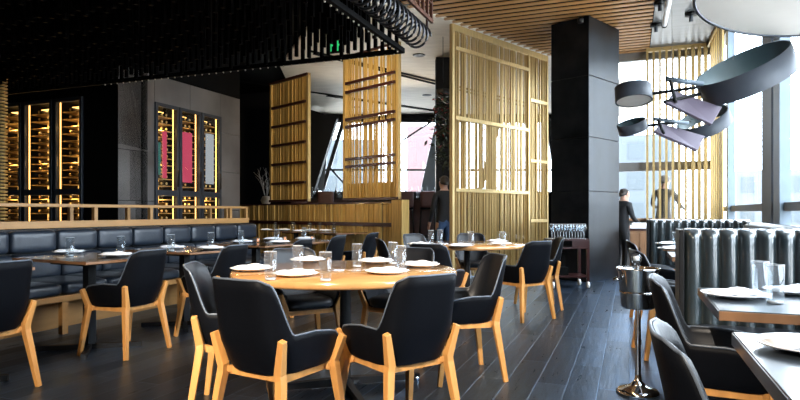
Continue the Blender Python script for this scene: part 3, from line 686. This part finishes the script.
def plate(p, where, rz=0, napkin=True, s=1.):
    o = pl0 if st['p'] == 0 else pl0.copy()
    if st['p']: COL.objects.link(o)
    o.location = p; o.rotation_euler = (0, 0, rz); o.scale = (s, s, s); tag(o, 'white plate '+where, 'plate', 'white plates')
    k = nk0 if st['p'] == 0 else nk0.copy()
    if st['p']: COL.objects.link(k)
    k.location = (p[0], p[1], p[2]+.002); k.rotation_euler = (0, 0, rz+.3); k.scale = (s, s, s); tag(k, 'white napkin on plate '+where, 'napkin', 'folded napkins'); st['p'] += 1
def glass(p, where, s=1.):
    o = gl0 if st['g'] == 0 else gl0.copy()
    if st['g']: COL.objects.link(o)
    o.location = p; o.scale = (s, s, s); tag(o, 'clear tumbler '+where, 'glass', 'clear tumblers'); st['g'] += 1
TZ = .7525
N = 'of the near round table'
for (px, py, w_, r) in [(252, 270.5, 'at the left rim '+N, .3), (295, 276, 'at the front rim left of centre '+N, .1), (308, 261.5, 'at the back rim left of centre '+N, .2), (376, 262.8, 'at the back rim right of centre '+N, 0), (387, 273.5, 'at the front rim right of centre '+N, -.2), (420, 266.5, 'at the right rim '+N, -.3)]:
    p = on(px, py, TZ-.0015); p.z = .7502; plate(p, w_, r)
for (px, py, w_) in [(270.5, 280, 'beside the left rim plate '+N), (298, 270, 'behind the front left plate '+N), (325.5, 281, 'between the two front plates '+N), (357, 267, 'beside the back right plate '+N), (393, 264, 'farther of two before the right rim plate '+N), (401, 270, 'nearer of two before the right rim plate '+N)]:
    p = on(px, py, .75); p.z = .7502; glass(p, w_)
Fr = 'of the far round table'
for (px, py, w_) in [(419, 245.6, 'at the left rim '+Fr), (460, 247, 'at the front rim '+Fr), (500, 245, 'at the right rim '+Fr), (497, 242.3, 'at the back rim '+Fr)]:
    p = on(px, py, .75); plate((p.x, p.y, .7502), w_)
for (px, py, w_) in [(431, 243.5, 'beside the left plate '+Fr), (440, 242.8, 'second from the left plate '+Fr), (471, 246, 'beside the front plate '+Fr), (503, 246.2, 'beside the right plate '+Fr)]:
    p = on(px, py, .75); glass((p.x, p.y, .7502), w_)
bt_names = ['on the nearest whole banquette table', 'on the second banquette table', 'on the third banquette table', 'on the fourth banquette table']
for (px, py, w_) in [(69, 254, 'at the seat side '+bt_names[0]), (116, 257, 'at the chair side '+bt_names[0]), (172, 249.3, 'at the seat side '+bt_names[1]), (211, 250, 'at the chair side '+bt_names[1]),
                     (242, 243.3, 'at the seat side '+bt_names[2]), (279, 243.6, 'at the chair side '+bt_names[2]), (273, 240.6, 'at the seat side '+bt_names[3]), (305, 240.3, 'at the chair side '+bt_names[3])]:
    p = on(px, py-.5, TZ); plate((p.x, p.y, .7532), w_)
for (px, py, w_) in [(70, 256.3, 'in front of the seat side plate '+bt_names[0]), (121, 254, 'behind the chair side plate '+bt_names[0]), (171, 251, 'in front of the seat side plate '+bt_names[1]), (211, 247.6, 'behind the chair side plate '+bt_names[1]),
                     (241, 244.6, 'in front of the seat side plate '+bt_names[2]), (277, 242.2, 'by the chair side plate '+bt_names[2]), (304, 239.6, 'by the chair side plate '+bt_names[3])]:
    p = on(px, py, TZ); glass((p.x, p.y, .7532), w_)
# partition tables' ware
for i, (px, py) in enumerate([(266, 230.6), (284, 230.6), (300, 231.3), (311, 230.4), (325, 230.8)]):
    lab = ['leftmost', 'second from left', 'middle', 'second from right', 'rightmost'][i]+' of the row set along the gold partition'
    if i < 2: Yp = on(px, py, .75)
    else: Yp = on(px, py+.6, .75)
    plate((Yp.x, Yp.y, .7532), lab)
    glass((Yp.x+.16, Yp.y+.12, .7532), 'by the '+lab.replace(' of the row', ' plate of the row'))
# candle holders
mb = MB(); mb.lathe([(0, 0), (.022, 0), (.026, .06), (.023, .06), (.02, .01), (0, .01)], n=14); cd = thing('candle_holder', 'x', 'candle'); mb.build('glass_cup', 'glass', cd); mb = MB(); mb.lathe([(0, .01), (.012, .012), (.013, .045), (0, .05)], n=10); mb.build('candle', 'candle', cd)
for i, (px, py, w_) in enumerate([(258, 242.5, 'small glowing candle holder between the second and third banquette tables plates'), (285, 241, 'small glowing candle holder at the chair side of the third banquette table'), (312, 240.2, 'small glowing candle holder at the chair side of the fourth banquette table')]):
    p = on(px, py, TZ); o = cd if i == 0 else dup(cd); o.location = (p.x, p.y, .7532); o['label'] = w_; o['group'] = 'glowing candle holders'
# right tables' ware
B1 = 'on the nearer booth table'
for (px, py, w_, r, s) in [(735, 297.5, 'at the aisle side '+B1, -.1, 1), (797, 294, 'at the window side '+B1, 0, 1), (812, 351, 'on the corner table lower right', -.3, 1)]:
    p = on(px, py, .754); plate((p.x, p.y, .7542), w_, r, s=s)
for (px, py, w_) in [(760.5, 298, 'left one of the pair '+B1), (775, 303.5, 'right one of the pair '+B1)]:
    p = on(px, py, .754); glass((p.x, p.y, .7542), w_)
for (px, py, w_) in [(668, 245, 'at the aisle side on the farther of the tables between booths'), (672, 250, 'at the aisle side on the nearer of the tables between booths')]:
    p = on(px, py, .754); plate((p.x, p.y, .7542), w_)
p = on(676, 247, .754); glass((p.x, p.y, .7542), 'on a table between the two booths')

# ------------------------------------------------------------------ ice bucket stand
pb = on(638, 393, 0)
ib = thing('ice_bucket_stand', 'polished steel ice bucket on a tall stand in the aisle', 'ice bucket', (pb.x, pb.y, 0))
mb = MB(); mb.lathe([(0, 0), (.125, .0), (.13, .01), (.11, .03), (.05, .05), (.022, .08), (.017, .12), (.017, .53)], n=36); mb.lathe([(.02, .30), (.02, .33)], n=16); mb.build('stand', 'chrome', ib)
mb = MB(); mb.lathe([(0, .525), (.085, .525), (.10, .535), (.115, .75), (.128, .765), (.13, .775), (.124, .775), (.11, .75), (.095, .55), (0, .545)], n=40); mb.lathe([(.1075, .62), (.1095, .626), (.1085, .632)], n=40); b = mb.build('bucket', 'chrome', ib)
for s in (-1, 1): mb = MB(); mb.lathe([(0, 0), (.02, .005), (.02, .02), (0, .03)], (s*.135, 0, .69), 12); mb.build('knob', 'chrome', b)
mb = MB(); mb.lathe([(0, 0), (.036, 0), (.036, .19), (.018, .225), (.018, .25), (.03, .26), (.032, .285), (.02, .305), (0, .306)], n=20); mb.lathe([(.0, .262), (.018, .262), (.018, .29), (0, .292)], n=14, mi=1); mb.lathe([(.0365, .185), (.0365, .195)], n=20, mi=1); o = mb.build('clear_bottle', ['glass', 'rim'], loc=(pb.x-.01, pb.y, .556)); tag(o, 'clear glass bottle standing in the steel ice bucket', 'bottle')

# ------------------------------------------------------------------ glass trolley
tr = thing('service_trolley', 'dark mahogany trolley on white wheels carrying glasses by the pillar', 'trolley', (2.22, 8.62, 0), R2*0+.05)
W_ = .56
mb = MB(); mb.box(0, W_, 0, .4, .70, .725); mb.box(.0, W_, 0, .4, .58, .60); mb.box(.3, W_, -.004, .0, .6, .7); mb.build('top_tray', 'darkwood', tr, bevel=.003)
mb = MB(); mb.box(0.01, W_-.01, .01, .39, .16, .185); mb.build('lower_shelf', 'darkwood', tr); mb = MB(); mb.box(0, .3, .3, .38, .2, .5); mb.box(.02, .28, .1, .3, .185, .3); mb.build('stored_box', 'blk', tr)
for x in (0, W_-.04):
    for y in (0, .36): mb = MB(); mb.box(x, x+.04, y, y+.04, .1, .7); mb.build('upright', 'darkwood', tr)
for x in (.02, W_-.02):
    for y in (.02, .38): mb = MB(); mb.tube([(x-.014, y, .05), (x+.014, y, .05)], .05, 16); mb.tube([(x, y, .05), (x, y, .11)], .01, 6); mb.build('wheel', 'white', tr)
mb = MB(); mb.lathe([(0, 0), (.034, .0), (.034, .003), (.005, .008), (.0045, .09), (.02, .105), (.038, .135), (.04, .165), (.033, .215), (.0315, .215), (.038, .165), (.035, .138), (.018, .11), (0, .10)], n=18)
mb.tube([(.032*math.cos(a), .032*math.sin(a), .215) for a in [2*math.pi*k/20 for k in range(21)]], .0015, 5, mi=1, cap=False); mb.tube([(0, 0, .004), (0, 0, .1)], .004, 6, mi=1); wg = mb.build('wine_glass', ['glass', 'rim'])
k = 0
for i in range(6):
    for j in range(2):
        o = wg if k == 0 else wg.copy()
        if k: COL.objects.link(o)
        c, s = math.cos(.05), math.sin(.05); x, y = .06+i*.088, .07+j*.12
        o.location = (2.22+x*c-y*s, 8.62+x*s+y*c, .7255); tag(o, 'stemmed wine glass standing on the mahogany trolley', 'glass', 'wine glasses on the trolley'); k += 1

# ------------------------------------------------------------------ mobile lamp and ceiling fittings
def frame_at(px, py, Y):
    c = at(px, py, Y); v = (c-Vector((0, 0, EYE))).normalized(); r = v.cross(Vector((0, 0, 1))).normalized(); u = r.cross(v).normalized(); return c, v, r, u
mo = thing('mobile_chandelier', 'grey mobile chandelier of drums and paddles hanging near the right windows', 'lamp', at(700, 90, 4.6))
def mpart(mb, name, mats, par=None, **k):
    o = mb.build(name, mats, par or mo, **k); o.location = -mo.location; return o
def drum(px, py, Y, half, roll, elev, h, closed=False, inner='lampin', outer='lampskin'):
    c, v, r, u = frame_at(px, py, Y); a = math.radians(roll); e = math.radians(elev)
    p = -math.sin(a)*r+math.cos(a)*u; m = math.cos(a)*r+math.sin(a)*u
    n = (math.cos(e)*p-math.sin(e)*v).normalized(); q = n.cross(m)
    R = half/F*Y; H = h/F*Y
    Mx = Matrix((m, q, n)).transposed().to_4x4(); Mx.translation = c
    mb = MB(); t = .012
    mb.lathe([(R-t, 0), (R, 0), (R, -H)], n=48, mat=Mx); mb.lathe([(R, -H), (R-t, -H)], n=48, mat=Mx); mb.lathe([(R-t, -H), (R-t, 0)], n=48, mi=1, mat=Mx)
    if closed: mb.lathe([(0, -H+.004), (R-t, -H+.004)], n=48, mi=2, mat=Mx)
    o = mpart(mb, 'drum', [outer, inner, 'lampunder']); return o
drum(741, 63, 4.6, 44.5, 20, 13.5, 23)
drum(633, 87, 4.9, 17.5, 3, -22, 15, True)
drum(631, 122, 4.9, 14, 14, 14, 10)
drum(702, 117, 5.0, 24.5, 20, 20, 13)
def paddle(pts, Y):
    mb = MB(); P = [at(x, y, Y+dy) for x, y, dy in pts]; n = (P[1]-P[0]).cross(P[3]-P[0]).normalized()*.012
    mb.add([p+n for p in P]+[p-n for p in P], [(0,1,2,3),(7,6,5,4),(0,4,5,1),(1,5,6,2),(2,6,7,3),(3,7,4,0)]); mpart(mb, 'paddle', 'paddle', bevel=.003)
paddle([(665, 103, 0), (674, 92, .1), (721, 108, .1), (711, 125, 0)], 4.5)
paddle([(654, 132, 0), (659, 124, .1), (704, 137, .1), (697, 151, 0)], 4.6)
def mrod(x0, y0, Y0, x1, y1, Y1, r=.013, m='black'):
    mb = MB(); mb.tube([at(x0, y0, Y0), at(x1, y1, Y1)], r, 8); mpart(mb, 'rod', m)
mrod(650, 94, 4.9, 700, 87, 4.6); mrod(644, 126, 4.9, 690, 121, 4.9); mrod(664, 102, 4.5, 700, 94, 4.6); mrod(666, 79, 4.6, 703, 84, 4.6, .02, 'mull'); mrod(654, 119, 4.7, 688, 123, 4.8, .015, 'mull'); mrod(670, 80, 4.5, 676, 103, 4.5, .012); mrod(658, 120, 4.6, 664, 134, 4.6, .012)
for (x, y, Y) in [(672, 85, 4.55), (733, 60, 4.6), (662, 122, 4.7)]:
    a = at(x, y, Y); mb = MB(); mb.tube([a, (a.x, a.y, CZ)], .0018, 5); mpart(mb, 'wire', 'mullg')
# big drum lamp, top right
c, v, r, u = frame_at(803, -2, 3.9); a = math.radians(-6); m = math.cos(a)*r+math.sin(a)*u; p_ = -math.sin(a)*r+math.cos(a)*u; e = math.radians(-25); n = (math.cos(e)*p_-math.sin(e)*v).normalized(); q = n.cross(m)
bl = thing('drum_pendant', 'large round pale-bottomed drum lamp cut by the top right corner', 'lamp', c)
Mx = Matrix((m, q, n)).transposed().to_4x4(); R = .66
mb = MB(); mb.lathe([(R-.02, .2), (R, .2), (R, 0), (R-.02, 0)], n=64, mat=Mx); mb.build('drum', 'lampskin', bl); mb = MB(); mb.lathe([(0, .01), (R*.3, .006), (R-.02, .01)], n=64, mat=Mx); mb.build('diffuser', 'lampunder', bl)
mb = MB(); mb.tube([(0, 0, .1), (0, 0, CZ-c.z)], .003, 6); mb.build('wire', 'chrome', bl)
for i, (px, py, w_) in enumerate([(660, 3, 'behind the white tube'), (691, 14, 'right of the white tube'), (656, 25, 'lowest, at the slatted ceiling edge')]):
    p = on(px, py, CZ); o = thing('ceiling_spot', 'small black ceiling spot '+w_, 'spotlight', (p.x, p.y, CZ), 0, 'small black ceiling spots')
    mb = MB(); mb.lathe([(0, -.03), (.09, -.03), (.09, .02), (0, .02)], n=20); mb.build('mounting_disc', 'black', o); mb = MB(); mb.lathe([(0, -.12), (.03, -.12), (.03, -.03)], n=12); mb.build('lamp_head', 'mulld', o)
p = on(668, 5, 4.1); o = thing('tube_lamp', 'slim white tube lamp hung under the steel ceiling strip', 'lamp', p, R1)
mb = MB(); mb.tube([(0, -.6, 0), (0, .95, 0)], .04, 12); mb.build('tube', 'white', o); mb = MB(); mb.tube([(0, .95, 0), (0, 1.02, 0)], .045, 12); mb.box(-.01, .01, .9, .94, 0, .15); mb.build('end_cap', 'black', o)
# recessed downlights
rec = MB(); rec.lathe([(0, -.005), (.085, -.012), (.125, -.012), (.13, 0), (.13, .01)], n=24)
ro = None
for i, (px, py, w_) in enumerate([(419, 55, 'nearest the black canopy'), (427, 95, 'farther back near the hanging plant'), (338, 97, 'between the two gold slat panels'), (356, 107, 'behind the gold slat panel')]):
    p = on(px, py, 4.27)
    if ro is None: ro = rec.build('recessed_downlight', 'black'); o = ro
    else: o = ro.copy(); COL.objects.link(o)
    o.location = p; tag(o, 'round dark downlight in the pale ceiling '+w_, 'downlight', 'recessed downlights in the pale ceiling')

# ------------------------------------------------------------------ bar in the distance
pf = MB(); pf.box(-4.5, 3.2, 13.7, 18.9, 0, .5); struct(pf, 'floor_platform', 'wallb')
br_ = thing('bar_counter', 'dark bar counter in front of the far slanted windows', 'bar', (0, 16, .5))
mb = MB(); mb.box(-3.0, 2.6, 0, .6, 0, .95); mb.build('counter_front', 'darkwood', br_); mb = MB(); mb.box(-3.05, 2.65, -.1, .65, .95, 1.0); mb.build('counter_top', 'black', br_)
mb = MB(); mb.lathe([(0, 0), (.036, 0), (.037, .19), (.015, .24), (.013, .3), (0, .3)], n=10); bb = mb.build('liquor_bottle', 'glass')
mbt2 = bb.data.copy(); mbt2.materials[0] = M['bottle']
for i in range(34):
    o = bb if i == 0 else bb.copy()
    if i: COL.objects.link(o)
    if i % 3 == 1: o.data = mbt2
    o.location = (-2.9+i*.16+random.uniform(-.04, .04), 16.2+random.uniform(-.1, .25), 1.5); tag(o, 'bottle standing on the distant bar counter', 'bottle', 'bottles on the distant bar')
sto = thing('bar_stool', 'x', 'stool')
mb = MB(); mb.pillow(-.2, .2, -.2, .2, .68, .76, .03, n=5); mb.build('seat', 'leather', sto); mb = MB(); mb.pillow(-.2, .2, -.24, -.19, .74, 1.15, .025, n=5); mb.build('backrest', pbr('oxblood_leather', (.06, .02, .018), .5), sto)
for sx in (-1, 1):
    for sy in (-1, 1): mb = MB(); mb.tube([(sx*.17, sy*.17, .7), (sx*.21, sy*.21, 0)], .015, 6); mb.build('leg', 'black', sto)
for i, x in enumerate((-2.6, -1.9, .15, .72, 1.25, 1.8)):
    o = sto if i == 0 else dup(sto); o.location = (x, 15.35, .5); tag(o, 'dark upholstered stool drawn up to the distant bar', None, 'stools at the distant bar')
mb = MB(); p = at(436, 200, 12); mb.box(p.x, p.x+.45, 12, 12.3, 0, 4.27); struct(mb, 'wall_post', 'wallb')
# hanging plant by the screen
hp = thing('hanging_plant', 'dark trailing plant with red tips hanging left of the tall screen', 'plant', at(443, 95, 10.6))
def leafm(n, sx, sz, s, seed):
    r_ = random.Random(seed); mb = MB()
    for i in range(n):
        c = Vector((r_.gauss(0, sx), r_.gauss(0, sx), -r_.random()*sz)); a = Vector((r_.uniform(-1, 1), r_.uniform(-1, 1), r_.uniform(-1, .4))).normalized(); b = a.cross(Vector((.3, .2, 1))).normalized()
        mb.add([c, c+a*s*.5+b*s*.22, c+a*s, c+a*s*.5-b*s*.22], [(0, 1, 2, 3)])
    return mb
leafm(260, .09, 1.3, .13, 3).build('foliage', 'leafd', hp); leafm(60, .13, .9, .09, 5).build('red_tips', 'redleaf', hp)
mb = MB(); mb.lathe([(0, -.05), (.1, -.03), (.13, .1), (.12, .1), (0, .0)], n=14); mb.tube([(0, 0, .05), (0, 0, 4.27-hp.location.z)], .006, 5); mb.build('pot', 'black', hp)
# vase with bare branches behind the partition
pv = at(266, 203, 14.2); vs_ = thing('branch_vase', 'pale vase holding bare branches left of the gold panel', 'vase', (pv.x, pv.y, 1.3))
mb = MB(); mb.lathe([(0, 0), (.09, 0), (.13, .1), (.08, .2), (.07, .2), (0, .02)], n=18); mb.build('vase', 'cream', vs_)
mb = MB(); rr = random.Random(8)
for i in range(9):
    a = rr.uniform(0, 6.28); L_ = rr.uniform(.5, .8); d = Vector((math.cos(a)*.3, math.sin(a)*.2, 1)); pts = [Vector((0, 0, .1)), Vector((0, 0, .1))+d*L_*.5, Vector((0, 0, .1))+d*L_+Vector((rr.uniform(-.1, .1), 0, 0))]
    mb.tube(pts, [.008, .006, .003], 4)
    for k in range(3): q = pts[1]+(pts[2]-pts[1])*k/3; mb.tube([q, q+Vector((rr.uniform(-.15, .15), rr.uniform(-.1, .1), .15))], .003, 4)
mb.build('branches', 'branch', vs_)
sb = thing('side_board', 'wooden sideboard behind the partition beside the branch vase', 'sideboard', (-4.75, 15.0, 0)); mb = MB(); mb.box(-.7, .7, 0, .5, 0, 1.24); mb.build('body', 'edgewood', sb); mb = MB(); mb.box(-.72, .72, -.02, .52, 1.24, 1.3); mb.build('top', 'darkwood', sb)
# cabinet beneath the glazed wall
cb_ = thing('low_cabinet', 'low brown cabinet under the window beside the steel pillar', 'cabinet', G1(.0, 10.95), R1)
mb = MB(); mb.box(0, .3, 0, .45, 0, .8); mb.build('body', 'edgewood', cb_); mb = MB(); mb.box(-.01, .31, -.01, .46, .8, .83); mb.build('top', 'darkwood', cb_)
for k in range(2): mb = MB(); mb.box(.01+k*.145, .14+k*.145, -.015, 0, .1, .75); d_o = mb.build('door', 'edgewood', cb_); mb = MB(); mb.box(.12+k*.04, .13+k*.04, -.03, -.015, .4, .5); mb.build('handle', 'chrome', d_o)
mb = MB(); mb.box(0, .3, 0, .2, 0, .06); mb.box(.03, .27, .02, .18, .06, .1); o = mb.build('folded_linen_stack', 'linen', loc=G1(.0, 11.1, .83), rz=R1, bevel=.01); tag(o, 'stack of folded white linen on the low brown cabinet', 'linen')

rg = thing('ringed_column', 'slim column of stacked brass rings at the left picture edge', 'column', (at(1, 200, 8.6).x, 8.6, 0))
mb = MB()
for i in range(44): mb.lathe([(.05, 0), (.085, .01), (.085, .025), (.05, .035)], (0, 0, 1.0+i*.05), 16)
mb.build('rings', 'oldbrass', rg); mb = MB(); mb.tube([(0, 0, 0), (0, 0, 3.55)], .045, 12); mb.build('core_pole', 'black', rg)
# ------------------------------------------------------------------ people
def skinned(verts, edges, rad, levels=2):
    me = bpy.data.meshes.new('body'); me.from_pydata([tuple(v) for v in verts], edges, [])
    o = bpy.data.objects.new('tmp', me); COL.objects.link(o)
    sk = o.modifiers.new('s', 'SKIN'); sk.use_smooth_shade = True
    for i, r in enumerate(rad):
        d = me.skin_vertices[0].data[i]; d.radius = r if isinstance(r, tuple) else (r, r); d.use_root = (i == 0)
    sd = o.modifiers.new('d', 'SUBSURF'); sd.levels = levels; sd.render_levels = levels
    dg = bpy.context.evaluated_depsgraph_get(); dg.update(); ev = o.evaluated_get(dg); out = bpy.data.meshes.new_from_object(ev); bpy.data.objects.remove(o)
    return out
def person(label, loc, rz, H, top, bot, hairm, armL, armR, lean=0.):
    # local: faces +y ; arms: (elbow, wrist) relative positions
    k = H/1.75; t = thing('person', label, 'person', loc, rz)
    L = lambda x, y, z: Vector((x*k, (y+lean*max(0, z-.9))*k, z*k))
    V = [L(0, 0, .96), L(0, -.01, 1.12), L(0, -.01, 1.30), L(0, -.02, 1.42), L(0, -.015, 1.50), L(0, .0, 1.58), L(0, .01, 1.66), L(0, .005, 1.72)]
    R_ = [(.15, .11), (.135, .10), (.165, .115), (.14, .09), .055, (.068, .08), (.075, .095), (.055, .07)]
    E = [(i, i+1) for i in range(7)]
    for s in (-1, 1):
        b = len(V); V += [L(s*.09, 0, .88), L(s*.10, .01, .50), L(s*.10, -.02, .09), L(s*.11, .10, .035), L(s*.11, .16, .03)]; R_ += [.09, .062, .042, .04, .03]; E += [(0, b), (b, b+1), (b+1, b+2), (b+2, b+3), (b+3, b+4)]
        el, wr = armL if s < 0 else armR; b = len(V)
        el = L(*el); wr = L(*wr); sh = L(s*.18, -.02, 1.41); V += [sh, el, wr]; R_ += [.062, .045, .030]; E += [(3, b), (b, b+1), (b+1, b+2)]
        d = (wr-el).normalized(); sd = d.cross(Vector((1, 0, .2))).normalized(); palm = wr+d*.06*k; V.append(palm); R_.append((.034, .022)); E.append((b+2, b+3))
        for j, (o_, ln) in enumerate(((-.027, .062), (-.009, .075), (.009, .07), (.027, .055))):
            c = len(V); V += [palm+d*.03*k+sd*o_*k, palm+d*(.03+ln*.5)*k+sd*o_*1.2*k+Vector((0, 0, -.006)), palm+d*(.03+ln)*k+sd*o_*1.2*k+Vector((0, 0, -.018))]; R_ += [.010, .009, .007]; E += [(b+3, c), (c, c+1), (c+1, c+2)]
        c = len(V); V += [wr+d*.03*k-sd*.03*k, wr+d*.07*k-sd*.055*k]; R_ += [.012, .009]; E += [(b+3, c), (c, c+1)]
    c = len(V); V.append(L(0, .105, 1.615)); R_.append(.012); E.append((5, c))
    me = skinned(V, E, R_)
    for m in (M['skin'], M[top], M[bot], M['black']): me.materials.append(m)
    wl = L(*armL[1]); wr_ = L(*armR[1])
    for p in me.polygons:
        c = p.center; z = c.z/k
        if min((c-wl).length, (c-wr_).length) < .0 or ((c-L(*armL[0])).length > (wl-L(*armL[0])).length-.01 and (c-wl).length < .2) or ((c-L(*armR[0])).length > (wr_-L(*armR[0])).length-.01 and (c-wr_).length < .2): mi = 0
        elif z > 1.485: mi = 0
        elif z > .93: mi = 1
        elif z > .09: mi = 2
        else: mi = 3
        p.material_index = mi; p.use_smooth = True
    o = bpy.data.objects.new('body', me); COL.objects.link(o); o.parent = t
    mb = MB(); P = []
    for i in range(9):
        th = math.pi*.62*i/8; P.append([L(.092*math.sin(th)*math.cos(a), -.02+.108*math.sin(th)*math.sin(a)-(.02 if i > 5 else 0), 1.645+.11*math.cos(th)+(.03*math.sin(a) if i > 4 else 0)) for a in [2*math.pi*j/20 for j in range(20)]])
    mb.grid(P, closed=True); mb.build('hair', hairm, t)
    mb = MB()
    for s in (-1, 1): mb.lathe([(0, -.008), (.009, 0), (0, .008)], tuple(L(s*.03, .096, 1.64)), 8)
    mb.build('eyes', 'blk', t)
    mb = MB()
    for s in (-1, 1): mb.lathe([(0, -.028), (.012, -.01), (.014, .012), (0, .03)], tuple(L(s*.086, 0, 1.62)), 8)
    mb.build('ears', 'skin', t)
    mb = MB(); mb.tube([L(-.025, .093, 1.575), L(0, .10, 1.573), L(.025, .093, 1.575)], .005, 6); mb.build('mouth', pbr('lips', (.35, .12, .10), .5), t)
    return t
q = on(444, 270, 0); person('person in dark shirt and blue jeans standing in the passage left of the screen', (.80, 10.75, 0), math.radians(25), 1.78, 'shirt', 'jeans', 'hair', ((-.24, -.02, 1.12), (-.22, .12, .92)), ((.24, -.02, 1.12), (.22, .14, .95)))
person('person in black seen beside the steel pillar, arm reaching to the cabinet', (4.13, 11.0, 0), math.radians(-70), 1.56, 'shirt', 'shirt', 'hair', ((-.25, .05, 1.14), (-.2, .25, 1.0)), ((.25, .05, 1.14), (.22, .27, 1.0)), .1)
person('person in charcoal jacket with dark hair outside behind the brass fins', (5.55, 12.45+.0, -.02), math.radians(-50), 1.93, 'jacket', 'jacket', 'hair', ((-.27, .08, 1.17), (-.2, .36, 1.08)), ((.27, .08, 1.17), (.2, .40, 1.10)), .12)

# ------------------------------------------------------------------ outside
def bld(name, label, x, y, w_, d_, h, mat, wm='bldgw', nx=5, nz=5, z0=-.12, rz=0):
    o = thing(name, label, 'building', (x, y, z0), rz)
    mb = MB(); mb.box(-w_/2, w_/2, 0, d_, 0, h); mb.build('wall', mat, o)
    for i in range(nx):
        for j in range(nz):
            cx = -w_/2+(i+.5)*w_/nx; cz = (j+.5)*h/nz; mb = MB(); mb.box(cx-w_/nx*.3, cx+w_/nx*.3, -.05, .02, cz-h/nz*.28, cz+h/nz*.28); mb.build('window', wm, o)
    return o
bld('office_building', 'pale building seen through the window beside the steel pillar', 18.5, 49, 8, 6, 7.6, 'bldg', nx=4, nz=3, rz=-.3)
bld('office_building', 'low blue-grey building seen between the brass fins', 28.5, 44, 6, 6, 4.4, 'bldg2', nx=4, nz=2, rz=-.4)
bld('office_building', 'pale building beyond the far slanted windows', -3.6, 42, 4, 6, 6.4, 'bldg', nx=3, nz=3)
ba = thing('banner_hoarding', 'pink banner hoarding seen through the far slanted windows', 'banner', (1.5, 34, -.12)); mb = MB(); mb.box(-1.1, 1.9, 0, .15, 1.2, 6.2); mb.build('banner_sheet', 'banner', ba)
mb = MB(); [mb.box(x, x+.08, -.02, 0, 3.7, 4.1) for x in (-.2, .05, .3)]; mb.box(-.12, .05, -.02, 0, 3.86, 3.94); mb.box(.1, .3, -.02, 0, 3.7, 3.78); mb.build('banner_marks', 'bannerw', ba)
for x in (-1.0, 1.8): mb = MB(); mb.box(x-.08, x+.08, .15, .3, 0, 6.2); mb.build('support_post', 'mull', ba)

# ------------------------------------------------------------------ lights and world
w = bpy.data.worlds.new('sky'); S.world = w; w.use_nodes = True; nt = w.node_tree; nt.nodes.clear()
o = nt.nodes.new('ShaderNodeOutputWorld'); bg = nt.nodes.new('ShaderNodeBackground'); bg.inputs[0].default_value = (.80, .895, 1, 1); bg.inputs[1].default_value = 16.0; link(nt, bg.outputs[0], o.inputs[0])
def portal(name, loc, rz, sx, sz):
    l = bpy.data.lights.new(name, 'AREA'); l.shape = 'RECTANGLE'; l.size = sx; l.size_y = sz; l.cycles.is_portal = True
    ob = bpy.data.objects.new(name, l); COL.objects.link(ob); ob.location = loc; ob.rotation_euler = (math.radians(90), 0, rz); return ob
portal('portal_long', G1(1.64, 7.1, 2.4), R1+math.pi/2, 11.0, 3.6)       # faces -n
portal('portal_glazed', G1(.5, 12.74, 2.55), R1+math.pi, 2.0, 3.3)
portal('portal_far', (1.8, 19.25, 2.9), math.pi, 9.0, 2.3)
for o_ in list(bpy.data.objects):
    if o_.type == 'LIGHT': pass
def spot(loc, target, W, ang=70, col=(1, .72, .42), r=.05):
    l = bpy.data.lights.new('downlight', 'SPOT'); l.energy = W; l.spot_size = math.radians(ang); l.spot_blend = .7; l.color = col; l.shadow_soft_size = r  # lamp data shared by the ceiling spots and the added unseen lamps
    ob = bpy.data.objects.new('downlight_lamp', l); COL.objects.link(ob); ob.location = loc; d = Vector(target)-Vector(loc); ob.rotation_euler = d.to_track_quat('-Z', 'Y').to_euler()
spot(G1(-1.2, .6, 4.1), (-.4, 3.2, .5), 330, 60)
spot(G1(-1.0, 4.0, 4.1), (0, 4.6, .5), 120, 80)
spot(G1(-.6, 7.0, 4.1), (1.0, 7.0, .5), 120, 80)
spot(G1(-2.0, 1.0, 4.1), (-2.6, 4.6, .9), 330, 55)
spot((-.6, 8.0, 4.1), (-1.8, 12.0, 2.2), 420, 75, (1, .78, .45))
spot((-.9, 9.0, 4.1), (-.3, 11.0, 2.6), 120, 90, (1, .78, .45))
spot(G1(-.8, 6.0, 1.0), G1(-.6, 8, 4.2), 40, 120, (1, .62, .30), .2) if False else None

spot(G1(-.6, -2.6, 3.7), (-.5, 2.8, .2), 3000, 46, (1, .87, .72))  # unseen spots put behind the camera to light the chair legs frontally
spot(G1(-1.9, -2.4, 3.9), (-2.4, 4.2, .2), 2600, 42, (1, .85, .68))
# unseen upward lamp added to brighten the pale ceiling
spot((-.3, 14.6, 2.1), (.2, 12.2, 4.25), 150, 130, (1, .86, .66), .3)
# ------------------------------------------------------------------ camera
cam = bpy.data.cameras.new('camera'); co = bpy.data.objects.new('camera', cam); COL.objects.link(co); S.camera = co
cam.sensor_width = 36; cam.lens = F/800*36; cam.shift_y = 12/800; cam.clip_start = .05; cam.clip_end = 300
co.location = (0, 0, EYE); co.rotation_euler = (math.radians(90), 0, 0)
S.view_settings.view_transform = 'Standard'; S.view_settings.look = 'None'; S.view_settings.gamma = 1; S.view_settings.exposure = 0; S.view_settings.use_curve_mapping = False
S.cycles.use_denoising = True; S.cycles.max_bounces = 8; S.cycles.transparent_max_bounces = 16; S.cycles.sample_clamp_indirect = 6
S.cycles.caustics_reflective = False; S.cycles.caustics_refractive = False
